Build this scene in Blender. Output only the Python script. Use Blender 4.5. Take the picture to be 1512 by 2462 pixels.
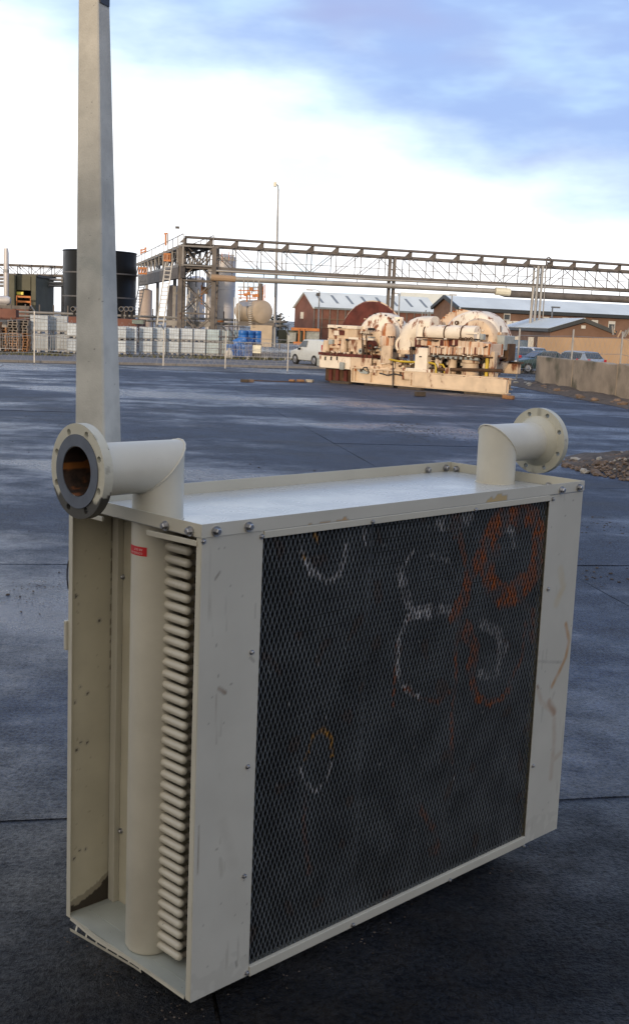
import bpy, bmesh, math, random
from math import sin, cos, pi, sqrt, atan2, radians
from mathutils import Vector, Matrix, noise as mnoise
random.seed(7)
for o in list(bpy.data.objects):
    bpy.data.objects.remove(o)
SC = bpy.context.scene
COL = SC.collection
V = Vector

# ------------------------------------------------------------------ camera
FPX, PITCH, ROLL, CH = 2764.7, 0.16431, 0.0434, 2.6     # focal length in px of a 1512 x 2462 picture
PW, PH = 1512.0, 2462.0
FW = V((0, cos(PITCH), -sin(PITCH)))
R0 = V((1, 0, 0)); U0 = R0.cross(FW)
RT = R0 * cos(ROLL) + U0 * sin(ROLL)
UP = U0 * cos(ROLL) - R0 * sin(ROLL)
CAM = V((0, 0, CH))
cd = bpy.data.cameras.new('camera'); cam = bpy.data.objects.new('camera', cd); COL.objects.link(cam)
mw = Matrix.Identity(4)
for i, ax in enumerate((RT, UP, -FW)):
    for j in range(3):
        mw[j][i] = ax[j]
mw.translation = CAM
cam.matrix_world = mw
cd.sensor_fit = 'VERTICAL'; cd.sensor_height = 24.0; cd.lens = FPX / PH * 24.0
cd.clip_end = 5000; cd.clip_start = 0.05
SC.camera = cam

# ------------------------------------------------------------------ sky, sun, exposure
SUN_EL, SUN_AZ = radians(7.5), radians(197.0)           # low sun behind the viewer, a little to the left
wd = bpy.data.worlds.new('World'); SC.world = wd; wd.use_nodes = True
nt = wd.node_tree; nt.nodes.clear()
def N(tree, t, **kw):
    n = tree.nodes.new(t)
    for k, v in kw.items():
        if k == 'in_':
            for a, b in v.items(): n.inputs[a].default_value = b
        else: setattr(n, k, v)
    return n
def math_(tree, op, a, b=None, c=None, clamp=False):
    n = N(tree, 'ShaderNodeMath', operation=op, use_clamp=clamp)
    for i, x in enumerate((a, b, c)):
        if x is None: continue
        if isinstance(x, (int, float)): n.inputs[i].default_value = x
        else: tree.links.new(x, n.inputs[i])
    return n.outputs[0]
def sstep(tree, x, lo, hi):
    n = N(tree, 'ShaderNodeMapRange', interpolation_type='SMOOTHSTEP')
    n.inputs[1].default_value = lo; n.inputs[2].default_value = hi
    tree.links.new(x, n.inputs[0]); return n.outputs[0]
def mixc(tree, f, a, b):
    n = N(tree, 'ShaderNodeMix', data_type='RGBA')
    for s, x in ((n.inputs[0], f), (n.inputs[6], a), (n.inputs[7], b)):
        if isinstance(x, (int, float)): s.default_value = x
        elif isinstance(x, (tuple, list)): s.default_value = (*x[:3], 1)
        else: tree.links.new(x, s)
    return n.outputs[2]
tc = N(nt, 'ShaderNodeTexCoord')
sp = N(nt, 'ShaderNodeSeparateXYZ'); nt.links.new(tc.outputs['Generated'], sp.inputs[0])
zz = math_(nt, 'MAXIMUM', sp.outputs[2], 0.055)
px_ = math_(nt, 'DIVIDE', sp.outputs[0], zz); py_ = math_(nt, 'DIVIDE', sp.outputs[1], zz)
def sky_noise(sx, sz, detail, off, rough=.55):
    mp = N(nt, 'ShaderNodeMapping'); mp.inputs['Scale'].default_value = (sx, sx, sz); mp.inputs['Location'].default_value = (off, off * .7, off * .3)
    nt.links.new(tc.outputs['Generated'], mp.inputs[0])
    n = N(nt, 'ShaderNodeTexNoise'); n.inputs['Scale'].default_value = 1; n.inputs['Detail'].default_value = detail; n.inputs['Roughness'].default_value = rough
    nt.links.new(mp.outputs[0], n.inputs[0]); return n.outputs[0]
n1 = sky_noise(5, 14, 5, 3.1); n2 = sky_noise(7, 22, 4, 9.7); n3 = sky_noise(3.2, 10, 3, 21.3)
q = math_(nt, 'ADD', math_(nt, 'MULTIPLY', px_, .855), math_(nt, 'MULTIPLY', py_, -.519))
q = math_(nt, 'ADD', q, math_(nt, 'MULTIPLY', math_(nt, 'SUBTRACT', n1, .5), 3.0))
deck = sstep(nt, q, -3.35, -2.0); veil = sstep(nt, q, -4.6, -2.7)
dcol = mixc(nt, sstep(nt, n2, .42, .75), (.34, .48, .82), (.52, .73, .98))
dcol = mixc(nt, sstep(nt, n3, .5, .7), dcol, (.36, .43, .72))
white = mixc(nt, sstep(nt, n2, .54, .68), (1.25, 1.27, 1.32), (.86, 1.0, 1.12))
front = mixc(nt, deck, mixc(nt, veil, white, (.72, .90, 1.08)), dcol)
# unseen sky behind the viewer, made paler and warmer to light the cooler
sd = math_(nt, 'ADD', math_(nt, 'MULTIPLY', sp.outputs[0], sin(SUN_AZ)), math_(nt, 'MULTIPLY', sp.outputs[1], cos(SUN_AZ)))
warm = math_(nt, 'MULTIPLY', sstep(nt, sd, -.35, .75), .9)
skyc = mixc(nt, warm, front, (.95, .86, .73))
sky = N(nt, 'ShaderNodeTexSky', sky_type='NISHITA', sun_disc=False, sun_elevation=SUN_EL, sun_rotation=SUN_AZ, air_density=1.0, dust_density=1.5)
bg1 = N(nt, 'ShaderNodeBackground'); nt.links.new(sky.outputs[0], bg1.inputs[0]); bg1.inputs[1].default_value = .1
bg2 = N(nt, 'ShaderNodeBackground'); nt.links.new(skyc, bg2.inputs[0]); bg2.inputs[1].default_value = 1.0
ms = N(nt, 'ShaderNodeMixShader'); ms.inputs[0].default_value = .92
nt.links.new(bg1.outputs[0], ms.inputs[1]); nt.links.new(bg2.outputs[0], ms.inputs[2])
wo = N(nt, 'ShaderNodeOutputWorld'); nt.links.new(ms.outputs[0], wo.inputs[0])

sl = bpy.data.lights.new('sun', 'SUN'); sl.energy = 2.0; sl.angle = radians(2.5); sl.color = (1, .78, .55)
so = bpy.data.objects.new('sun', sl); COL.objects.link(so)
sdir = V((sin(SUN_AZ) * cos(SUN_EL), cos(SUN_AZ) * cos(SUN_EL), sin(SUN_EL)))
so.rotation_euler = sdir.to_track_quat('Z', 'Y').to_euler()
SC.view_settings.view_transform = 'Standard'; SC.view_settings.look = 'None'
SC.view_settings.gamma = 1; SC.view_settings.use_curve_mapping = False
SC.view_settings.exposure = 0.28
SC.cycles.max_bounces = 6; SC.cycles.diffuse_bounces = 3; SC.cycles.glossy_bounces = 3

# ------------------------------------------------------------------ where things stand
def ray(x, y): return FW + RT * ((x - PW / 2) / FPX) - UP * ((y - PH / 2) / FPX)
def P(x, y, d): return CAM + ray(x, y) * d              # point seen at x, y at distance d along the view
def G(x, y, z=0.0):
    r = ray(x, y); return CAM + r * ((z - CH) / r.z)     # point of the level z seen at x, y
def GD(x, d, z=0.0):                                     # point of level z in the column x at distance d
    p = P(x, 770 + (x - 756) * .0434, d); return V((p.x, p.y, z))

# ------------------------------------------------------------------ mesh helpers
MATS = {}
STAINED = set()
ROOTM = {}
class MB:
    def __init__(s): s.v = []; s.f = []; s.c = None
    def add(s, vs, fs):
        b = len(s.v); s.v += [V(p) for p in vs]; s.f += [tuple(i + b for i in f) for f in fs]; return s
    def box(s, a, b, m=None):
        x0, y0, z0 = a; x1, y1, z1 = b
        vs = [V(p) for p in ((x0,y0,z0),(x1,y0,z0),(x1,y1,z0),(x0,y1,z0),(x0,y0,z1),(x1,y0,z1),(x1,y1,z1),(x0,y1,z1))]
        if m is not None: vs = [m @ p for p in vs]
        return s.add(vs, [(0,3,2,1),(4,5,6,7),(0,1,5,4),(1,2,6,5),(2,3,7,6),(3,0,4,7)])
    def cbox(s, c, sz, m=None):
        return s.box([c[i] - sz[i] / 2 for i in range(3)], [c[i] + sz[i] / 2 for i in range(3)], m)
    def bar(s, a, b, w, h=None, up=(0, 0, 1)):
        a = V(a); b = V(b); h = h or w; d = (b - a).normalized(); u = V(up)
        if abs(d.dot(u)) > .98: u = V((1, 0, 0))
        x = d.cross(u).normalized() * (w / 2); y = x.cross(d).normalized() * (h / 2)
        vs = [p + sx * x + sy * y for p in (a, b) for sx, sy in ((-1,-1),(1,-1),(1,1),(-1,1))]
        return s.add(vs, [(3,2,1,0),(4,5,6,7),(0,1,5,4),(1,2,6,5),(2,3,7,6),(3,0,4,7)])
    def tube(s, pts, r, n=8, cap=True):
        pts = [V(p) for p in pts]; rs = r if isinstance(r, (list, tuple)) else [r] * len(pts)
        d = (pts[1] - pts[0]).normalized(); u = V((0, 0, 1)) if abs(d.z) < .9 else V((1, 0, 0))
        x = d.cross(u).normalized(); vs = []; fs = []
        for k, p in enumerate(pts):
            t = (pts[min(k + 1, len(pts) - 1)] - pts[max(k - 1, 0)]).normalized()
            x = (x - t * x.dot(t)).normalized(); y = t.cross(x)
            vs += [p + (x * cos(2 * pi * i / n) + y * sin(2 * pi * i / n)) * rs[k] for i in range(n)]
        for k in range(len(pts) - 1):
            for i in range(n):
                a = k * n + i; b = k * n + (i + 1) % n; fs.append((a, b, b + n, a + n))
        if cap:
            fs.append(tuple(reversed(range(n)))); fs.append(tuple((len(pts) - 1) * n + i for i in range(n)))
        return s.add(vs, fs)
    def lathe(s, o, ax, prof, n=24, arc=None):
        """prof: (radius, along the axis) pairs turned round the axis ax through o"""
        o = V(o); ax = V(ax).normalized(); u = V((0, 0, 1)) if abs(ax.z) < .9 else V((1, 0, 0))
        x = ax.cross(u).normalized(); y = ax.cross(x); vs = []; fs = []
        for r, h in prof:
            vs += [o + ax * h + (x * cos(2 * pi * i / n) + y * sin(2 * pi * i / n)) * max(r, 1e-4) for i in range(n)]
        for k in range(len(prof) - 1):
            for i in range(n):
                a = k * n + i; b = k * n + (i + 1) % n; fs.append((a, a + n, b + n, b))
        return s.add(vs, fs)
    def prism(s, poly, vec):
        """a planar polygon pushed along vec"""
        vec = V(vec); n = len(poly); vs = [V(p) for p in poly] + [V(p) + vec for p in poly]
        fs = [tuple(range(n)), tuple(reversed(range(n, 2 * n)))] + [(i, i + n, (i + 1) % n + n, (i + 1) % n) for i in range(n)]
        return s.add(vs, fs)
    def rock(s, c, r, seed=0, flat=.7):
        rnd = random.Random(seed); t = (1 + sqrt(5)) / 2
        ico = [(-1,t,0),(1,t,0),(-1,-t,0),(1,-t,0),(0,-1,t),(0,1,t),(0,-1,-t),(0,1,-t),(t,0,-1),(t,0,1),(-t,0,-1),(-t,0,1)]
        fs = [(0,11,5),(0,5,1),(0,1,7),(0,7,10),(0,10,11),(1,5,9),(5,11,4),(11,10,2),(10,7,6),(7,1,8),(3,9,4),(3,4,2),(3,2,6),(3,6,8),(3,8,9),(4,9,5),(2,4,11),(6,2,10),(8,6,7),(9,8,1)]
        a = rnd.uniform(0, 6.28); sx, sy = rnd.uniform(.7, 1.3), rnd.uniform(.7, 1.2); vs = []
        for p in ico:
            k = rnd.uniform(.7, 1.1) * r / 1.9; x, y, z = p[0] * sx * k, p[1] * sy * k, p[2] * flat * k
            vs.append(V(c) + V((x * cos(a) - y * sin(a), x * sin(a) + y * cos(a), z)))
        return s.add(vs, fs)
    def mesh(s, name, inv=None):
        vs = [inv @ p for p in s.v] if inv is not None else s.v
        me = bpy.data.meshes.new(name); me.from_pydata([tuple(p) for p in vs], [], s.f)
        bm = bmesh.new(); bm.from_mesh(me); bmesh.ops.recalc_face_normals(bm, faces=bm.faces); bm.to_mesh(me); bm.free()
        return me
    def build(s, name, mat, parent=None, smooth=False, bevel=0, local=False, seg=2):
        inv = ROOTM[parent.name].inverted() if parent is not None and not local and parent.name in ROOTM else None
        me = s.mesh(name, inv); o = bpy.data.objects.new(name, me); COL.objects.link(o)
        me.materials.append(MATS[mat] if isinstance(mat, str) else mat)
        if parent is not None:
            o.parent = parent
            if parent.name in ROOTM: ROOTM[o.name] = ROOTM[parent.name]
        if isinstance(mat, str) and mat in STAINED:           # unmarked until marks are laid on it
            at = me.color_attributes.new('stain', 'FLOAT_COLOR', 'POINT'); at.data.foreach_set('color', [0.0] * (4 * len(me.vertices)))
        if smooth:
            for p in me.polygons: p.use_smooth = True
            try: me.set_sharp_from_angle(angle=radians(smooth if smooth is not True else 40))
            except Exception: pass
        if bevel:
            b = o.modifiers.new('edge', 'BEVEL'); b.width = bevel; b.segments = seg; b.limit_method = 'ANGLE'; b.angle_limit = radians(40)
        return o
def tag(o, label=None, cat=None, group=None, kind=None):
    if label: o['label'] = label
    if cat: o['category'] = cat
    if group: o['group'] = group
    if kind: o['kind'] = kind
    return o
def thing(name, label, cat, loc=(0, 0, 0), M=None, group=None):
    o = bpy.data.objects.new(name, None); COL.objects.link(o); o.empty_display_size = .1
    M = M if M is not None else Matrix.Translation(V(loc))
    o.matrix_world = M; ROOTM[o.name] = M
    return tag(o, label, cat, group)
def copy_tree(o, M, label=None, parent=None):
    c = o.copy(); COL.objects.link(c)
    if parent is not None: c.parent = parent
    else:
        c.matrix_world = M; ROOTM[c.name] = M
        if label: c['label'] = label
    for ch in list(o.children): copy_tree(ch, None, None, c)
    return c
def yaw_at(p, a): return Matrix.Translation(V(p)) @ Matrix.Rotation(a, 4, 'Z')

# ------------------------------------------------------------------ materials
def mat(name, col, rough=.6, metal=0, var=.12, scale=6, col2=None, c2=(.55, .7), stretch=(1, 1, 1), bump=0, bscale=60,
        rust=None, rcol=(.16, .05, .018), rscale=3, rstretch=(1, 1, .25), speck=0, speckcol=(.05, .04, .03), stain=False, spec=.5, world=False, coat=0, rand=0):
    m = bpy.data.materials.new(name); m.use_nodes = True; t = m.node_tree; bs = t.nodes['Principled BSDF']
    if world:
        geo = N(t, 'ShaderNodeNewGeometry'); co = geo.outputs['Position']
    else: co = N(t, 'ShaderNodeTexCoord').outputs['Object']
    oi = N(t, 'ShaderNodeObjectInfo')
    w = math_(t, 'MULTIPLY', oi.outputs['Random'], 37.0)
    def noise(sc, st=(1, 1, 1), det=4, ro=.55):
        mp = N(t, 'ShaderNodeMapping'); mp.inputs['Scale'].default_value = [sc * k for k in st]; t.links.new(co, mp.inputs[0])
        n = N(t, 'ShaderNodeTexNoise', noise_dimensions='3D' if world else '4D')
        n.inputs['Scale'].default_value = 1; n.inputs['Detail'].default_value = det; n.inputs['Roughness'].default_value = ro
        t.links.new(mp.outputs[0], n.inputs['Vector'])
        if not world: t.links.new(w, n.inputs['W'])
        return n.outputs[0]
    a = noise(scale, stretch)
    lo = tuple(k * (1 - var) for k in col); hi = tuple(min(1, k * (1 + var)) for k in col)
    c = mixc(t, sstep(t, a, .3, .7), lo, hi)
    if rand: c = mixc(t, math_(t, 'MULTIPLY', oi.outputs['Random'], rand), c, tuple(k * .35 for k in col))
    if col2 is not None: c = mixc(t, sstep(t, noise(scale * .45, stretch, 5), *c2), c, col2)
    rf = None
    if rust is not None:
        rn = noise(rscale, rstretch, 6, .65); rf = sstep(t, rn, rust, rust + .09)
        rc = mixc(t, noise(rscale * 4, (1, 1, 1), 3), tuple(k * .5 for k in rcol), tuple(k * 1.6 for k in rcol))
        c = mixc(t, rf, c, rc)
    if speck:
        sf = sstep(t, noise(45, (1, 1, 1), 2, .7), speck, speck + .03); c = mixc(t, math_(t, 'MULTIPLY', sf, .75), c, speckcol)
    if stain:
        STAINED.add(name); at = N(t, 'ShaderNodeAttribute', attribute_name='stain'); c = mixc(t, at.outputs['Alpha'], c, at.outputs['Color'])
    t.links.new(c, bs.inputs['Base Color'])
    rr = math_(t, 'MULTIPLY_ADD', noise(scale * 2.3), .25, rough - .125, True)
    if rf is not None: rr = math_(t, 'MAXIMUM', rr, math_(t, 'MULTIPLY', rf, .85))
    t.links.new(rr, bs.inputs['Roughness'])
    bs.inputs['Metallic'].default_value = metal; bs.inputs['Specular IOR Level'].default_value = spec
    if coat: bs.inputs['Coat Weight'].default_value = coat; bs.inputs['Coat Roughness'].default_value = .1
    if bump:
        b = N(t, 'ShaderNodeBump'); b.inputs['Strength'].default_value = bump; b.inputs['Distance'].default_value = .01
        t.links.new(noise(bscale, (1, 1, 1), 3), b.inputs['Height']); t.links.new(b.outputs[0], bs.inputs['Normal'])
    MATS[name] = m; return m

mat('cooler_paint', (.53, .50, .41), .42, var=.05, scale=3, col2=(.47, .445, .36), speck=.74, bump=.05, bscale=220)
mat('panel_paint', (.53, .505, .43), .45, var=.05, scale=3, speck=.76, stain=True, bump=.04, bscale=220)
mat('inner_paint', (.53, .49, .375), .5, var=.08, scale=4, col2=(.46, .39, .26), speck=.75, stain=True)
mat('pipe_paint', (.585, .545, .445), .40, var=.06, scale=5, speck=.77, bump=.06, bscale=180)
mat('top_paint', (.46, .46, .43), .27, var=.04, scale=3, speck=.78, bump=.012, bscale=60)
mat('pipe_gloss', (.56, .52, .425), .3, var=.05, scale=5, speck=.78)
mat('tube_shaded', (.20, .175, .14), .6, var=.2, scale=9)  # tube colour darkened for the shade inside the end recess
mat('base_paint', (.34, .36, .33), .45, var=.1, scale=5, speck=.72)
mat('flange_paint', (.53, .50, .395), .5, var=.06, scale=9, rust=.71, rcol=(.05, .035, .025), rscale=9, rstretch=(1, 1, 1), speck=.73, bump=.08, bscale=150, stain=True)
mat('gasket_face', (.10, .115, .145), .55, var=.15, scale=12)
mat('bore_rust', (.035, .02, .013), .85, var=.5, scale=30, stain=True)
mat('zinc', (.42, .42, .43), .35, metal=.9, var=.2, scale=40)
mat('fin_metal', (.010, .012, .016), .5, metal=.2, var=.5, scale=9, stretch=(1, 1, .3), col2=(.022, .025, .03), c2=(.58, .7))
mat('mesh_steel', (.095, .103, .108), .5, metal=.2, var=.25, scale=6, stain=True)
mat('dark_gap', (.015, .015, .018), .8)
mat('timber_dark', (.06, .045, .032), .85, var=.3, scale=8, bump=.3)
mat('sticker_red', (.60, .025, .03), .4, var=.05)
mat('sticker_ink', (.80, .60, .55), .5)
mat('post_concrete', (.47, .455, .405), .8, var=.16, scale=5, col2=(.38, .38, .345), speck=.69, speckcol=(.17, .16, .15), bump=.2, bscale=120)
mat('bracket_dark', (.04, .04, .045), .5, metal=.4)
# setting
mat('brick_red', (.17, .075, .055), .8, var=.2, scale=.6, col2=(.13, .06, .05))
mat('brick_brown', (.17, .10, .07), .8, var=.18, scale=.5, col2=(.12, .075, .055))
mat('roof_grey', (.60, .66, .68), .5, var=.08, scale=.3)
mat('roof_light', (.18, .21, .24), .4, var=.1)
mat('fascia_dark', (.03, .035, .04), .5)
mat('window_white', (.55, .55, .53), .5)
mat('glass_dark', (.05, .06, .07), .15, var=.1)
mat('tan_render', (.36, .25, .16), .85, var=.1, scale=.4)
mat('concrete_wall', (.28, .23, .175), .9, var=.22, scale=1.1, col2=(.08, .075, .045), c2=(.52, .68), bump=.3, bscale=12, speck=.7)
mat('steel_brown', (.135, .122, .115), .7, metal=.2, var=.25, scale=1.2, rust=.58, rcol=(.085, .055, .042), rscale=1.2, rstretch=(1, 1, 1))
mat('steel_grey', (.24, .235, .23), .6, metal=.3, var=.15, scale=2)
mat('galv', (.31, .315, .32), .5, metal=.4, var=.1, scale=3)
mat('pipe_clad', (.38, .36, .33), .45, metal=.4, var=.15, scale=.8)
mat('safety_orange', (.46, .16, .04), .6, var=.15, scale=2)
mat('tank_black', (.006, .0065, .007), .35, spec=.3, var=.4, scale=.6, stretch=(1, 1, .2), col2=(.025, .025, .026), c2=(.6, .72))
mat('tank_hoop', (.10, .10, .105), .5)
mat('silo_tan', (.44, .37, .33), .6, var=.12, scale=.7, stretch=(1, 1, .3))
mat('silo_grey', (.50, .49, .50), .5, metal=.2, var=.12, scale=.8, stretch=(1, 1, .3))
mat('tank_cream', (.42, .34, .25), .5, var=.12, scale=1.1)
mat('olive_clad', (.10, .10, .07), .7, var=.1, scale=.8)
mat('lamp_yellow', (.8, .7, .1), .5)
mat('tote_white', (.56, .64, .72), .45, var=.12, scale=2.5, rand=.25)
mat('tote_teal', (.44, .56, .62), .45, var=.1, scale=2.5)
mat('tote_grey', (.42, .48, .54), .45, var=.1, scale=2.5, rand=.2)
mat('wood_orange', (.33, .17, .08), .8, var=.25, scale=5, rand=.5)
mat('wood_grey', (.22, .19, .165), .85, var=.25, scale=5, rand=.3)
mat('drum_blue', (.02, .13, .42), .4, var=.15, scale=3)
mat('sack_white', (.62, .58, .52), .8, var=.15, scale=6)
mat('sign_cream', (.70, .68, .55), .5, var=.06)
mat('van_paint', (.52, .55, .55), .3, var=.05, coat=.4)
mat('car_silver', (.34, .37, .40), .3, metal=.5, coat=.4)
mat('car_blue', (.07, .11, .17), .3, metal=.3, coat=.4)
mat('car_green', (.03, .06, .065), .3, metal=.3, coat=.4)
mat('car_white', (.55, .56, .58), .3, coat=.4)
mat('car_black', (.03, .035, .045), .3, coat=.3)
mat('tyre', (.02, .02, .02), .8); mat('rim', (.3, .3, .31), .4, metal=.6)
mat('lamp_red', (.45, .02, .02), .3); mat('lamp_clear', (.6, .6, .58), .2)
mat('leaf_dark', (.035, .05, .025), .8, var=.4, scale=3); mat('bark', (.07, .055, .04), .9)
mat('weed', (.10, .095, .045), .9, var=.4, scale=3)
# the old machine
mat('cream_rust', (.60, .47, .34), .65, var=.15, scale=2.2, col2=(.52, .40, .27), rust=.52, rcol=(.17, .06, .028), rscale=2.3, rstretch=(1.3, 1.3, .35), bump=.2, bscale=20)
mat('beam_cream', (.62, .49, .355), .65, var=.15, scale=1.5, col2=(.40, .29, .18), c2=(.56, .72), rust=.60, rcol=(.16, .06, .03), rscale=1.6, rstretch=(1, 1, .6))
mat('white_rust', (.76, .68, .57), .6, var=.1, scale=1.8, rust=.535, rcol=(.22, .08, .035), rscale=2.8, rstretch=(1, 1, .5), bump=.15, bscale=20)
mat('streak_rust', (.62, .48, .36), .65, var=.15, scale=2, rust=.49, rcol=(.34, .11, .03), rscale=2.6, rstretch=(1.4, 1.4, .12))
mat('deep_rust', (.095, .022, .016), .85, var=.3, scale=3, rust=.66, rcol=(.35, .14, .04), rscale=4, rstretch=(1, 1, 1))
mat('brown_rust', (.07, .038, .02), .9, var=.4, scale=3)
mat('yellow_pipe', (.50, .36, .03), .5, var=.15, scale=4)
mat('pink_blue', (.25, .10, .30), .6)
mat('tarp_grey', (.30, .33, .33), .7, var=.2, scale=5)
mat('stone', (.20, .14, .10), .9, var=.3, scale=6, rand=.5, bump=.3, bscale=30)
mat('stone_pale', (.38, .34, .28), .9, var=.2, scale=6, bump=.3, bscale=30)
mat('soil', (.085, .065, .05), .95, var=.4, scale=5, bump=.6, bscale=25, world=True)
mat('moss_block', (.30, .27, .10), .9, var=.2, scale=6); mat('rust_slab', (.26, .17, .09), .85, var=.3, scale=4, rust=.58)
mat('road_grey', (.13, .115, .105), .7, var=.2, scale=.25, world=True)
mat('kerb_pale', (.22, .21, .20), .8, var=.15, scale=1)

def ground_mat(name, dark, pale, brown, spec, near=True):
    """wet concrete with damp and dry patches; its near edge is coarser and coloured darker for the dimmer light there"""
    m = bpy.data.materials.new(name); m.use_nodes = True; t = m.node_tree; bs = t.nodes['Principled BSDF']
    co = N(t, 'ShaderNodeNewGeometry').outputs['Position']; oi = N(t, 'ShaderNodeObjectInfo')
    def noise(sc, det=4, ro=.6, off=0):
        mp = N(t, 'ShaderNodeMapping'); mp.inputs['Rotation'].default_value = (0, 0, radians(-11))
        mp.inputs['Scale'].default_value = sc; mp.inputs['Location'].default_value = (off, off, 0)
        t.links.new(co, mp.inputs[0]); n = N(t, 'ShaderNodeTexNoise')
        n.inputs['Scale'].default_value = 1; n.inputs['Detail'].default_value = det; n.inputs['Roughness'].default_value = ro
        t.links.new(mp.outputs[0], n.inputs[0]); return n.outputs[0]
    big = noise((.075, .15, .2), 7, .60); mid = noise((.9, .9, 1), 7, .72, 4); fine = noise((32, 32, 32), 4, .8); grit = noise((80, 80, 80), 3, .7); lump = noise((6.5, 6.5, 6.5), 4, .7, 2)
    c = mixc(t, sstep(t, mid, .36, .64), dark, pale)
    c = mixc(t, math_(t, 'MULTIPLY', sstep(t, noise((.30, .6, .3), 6, .7, 11), .50, .68), .75), c, brown)
    c = mixc(t, math_(t, 'MULTIPLY', sstep(t, fine, .45, .7), .7), c, tuple(k * .25 for k in dark))
    c = mixc(t, math_(t, 'MULTIPLY', sstep(t, grit, .56, .70), .7), c, tuple(min(1, k * 3.0) for k in pale))
    c = mixc(t, math_(t, 'MULTIPLY', oi.outputs['Random'], .25), c, tuple(k * .4 for k in dark))
    c = mixc(t, sstep(t, noise((5, 5, 5), 4, .75, 31), .68, .71), c, (.014, .011, .009))
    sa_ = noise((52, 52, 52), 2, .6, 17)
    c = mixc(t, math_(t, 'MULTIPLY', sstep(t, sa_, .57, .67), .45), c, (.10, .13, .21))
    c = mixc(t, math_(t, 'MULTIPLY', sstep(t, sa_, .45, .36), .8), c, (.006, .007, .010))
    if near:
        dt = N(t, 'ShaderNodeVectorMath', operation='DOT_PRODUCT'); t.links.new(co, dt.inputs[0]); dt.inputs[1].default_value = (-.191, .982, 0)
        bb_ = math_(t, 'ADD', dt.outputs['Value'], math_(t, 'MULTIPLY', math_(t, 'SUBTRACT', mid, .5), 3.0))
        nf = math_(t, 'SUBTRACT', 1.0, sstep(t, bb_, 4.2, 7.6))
        c = mixc(t, math_(t, 'MULTIPLY', nf, .88), c, mixc(t, sstep(t, lump, .4, .65), (.005, .0055, .007), (.018, .015, .012)))  # near ground darkened in colour for the view angle and light
    t.links.new(c, bs.inputs['Base Color'])
    wet = math_(t, 'ADD', math_(t, 'MULTIPLY', big, .80), math_(t, 'MULTIPLY', mid, .20))
    wf = sstep(t, wet, .46, .59)
    r = math_(t, 'ADD', math_(t, 'MULTIPLY', wf, -.38), .60)
    r = math_(t, 'ADD', r, math_(t, 'MULTIPLY', math_(t, 'SUBTRACT', lump, .5), .25), None, True)
    t.links.new(r, bs.inputs['Roughness'])
    sp_ = math_(t, 'ADD', math_(t, 'MULTIPLY', wf, spec * .62), spec * .42)
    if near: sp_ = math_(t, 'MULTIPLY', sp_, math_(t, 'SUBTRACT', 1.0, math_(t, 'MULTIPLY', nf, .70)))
    sp_ = math_(t, 'MULTIPLY', sp_, math_(t, 'ADD', math_(t, 'MULTIPLY', sstep(t, fine, .36, .62), 1.25), .35))      # wet film on the high grains, dull pits
    t.links.new(sp_, bs.inputs['Specular IOR Level'])
    h = math_(t, 'ADD', math_(t, 'MULTIPLY', fine, 3.2), math_(t, 'ADD', math_(t, 'MULTIPLY', grit, .9), math_(t, 'MULTIPLY', lump, 1.3)))
    k = math_(t, 'SUBTRACT', 1.0, math_(t, 'MULTIPLY', wf, .55))
    if near: k = math_(t, 'ADD', k, math_(t, 'MULTIPLY', nf, .7))
    b = N(t, 'ShaderNodeBump'); b.inputs['Strength'].default_value = 1.0; b.inputs['Distance'].default_value = .015
    t.links.new(math_(t, 'MULTIPLY', h, k), b.inputs['Height']); t.links.new(b.outputs[0], bs.inputs['Normal'])
    MATS[name] = m
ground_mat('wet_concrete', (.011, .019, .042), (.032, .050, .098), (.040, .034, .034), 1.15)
ground_mat('far_tarmac', (.05, .05, .055), (.09, .088, .09), (.08, .068, .056), .4, near=False)

# ------------------------------------------------------------------ the setting
o = MB().add([(-900, -300, -.03), (900, -300, -.03), (900, 2500, -.03), (-900, 2500, -.03)], [(0, 1, 2, 3)]).build('ground', 'far_tarmac'); tag(o, kind='structure')
A_, B_ = V((.982, .191, 0)), V((-.191, .982, 0))
yard = bpy.data.objects.new('yard', None); COL.objects.link(yard); tag(yard, kind='structure'); ROOTM['yard'] = Matrix.Identity(4)
ja = [5.1 + 4.62 * k for k in range(-7, 8)]; jb = [5.75 + 6.2 * k for k in range(-2, 9)]
for i in range(len(ja) - 1):
    for j in range(len(jb) - 1):
        rnd = random.Random(i * 31 + j); g = .005 if j < 3 else .009
        a0, a1, b0, b1 = ja[i] + g, ja[i + 1] - g, jb[j] + g, jb[j + 1] - g
        near = j < 2
        nx = 9 if near or j < 4 else 5
        top = []; dz = rnd.uniform(-.004, .004); tx, ty = rnd.uniform(-.0012, .0012), rnd.uniform(-.0012, .0012)
        pts = []
        # uneven broken edge
        def edge(p, q, n):
            for k in range(n):
                t = k / n; s = p.lerp(q, t)
                if k: s = s + V((rnd.uniform(-.012, .012), rnd.uniform(-.012, .012), 0))
                pts.append(s)
        cs = [A_ * a + B_ * b for a, b in ((a0, b0), (a1, b0), (a1, b1), (a0, b1))]
        for k in range(4): edge(cs[k], cs[(k + 1) % 4], nx)
        ctr = (cs[0] + cs[2]) / 2
        for s in pts: s.z = dz + (s - ctr).dot(A_) * tx + (s - ctr).dot(B_) * ty
        MB().prism(pts, (0, 0, -.045)).build('slab', 'wet_concrete', yard)
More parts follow.
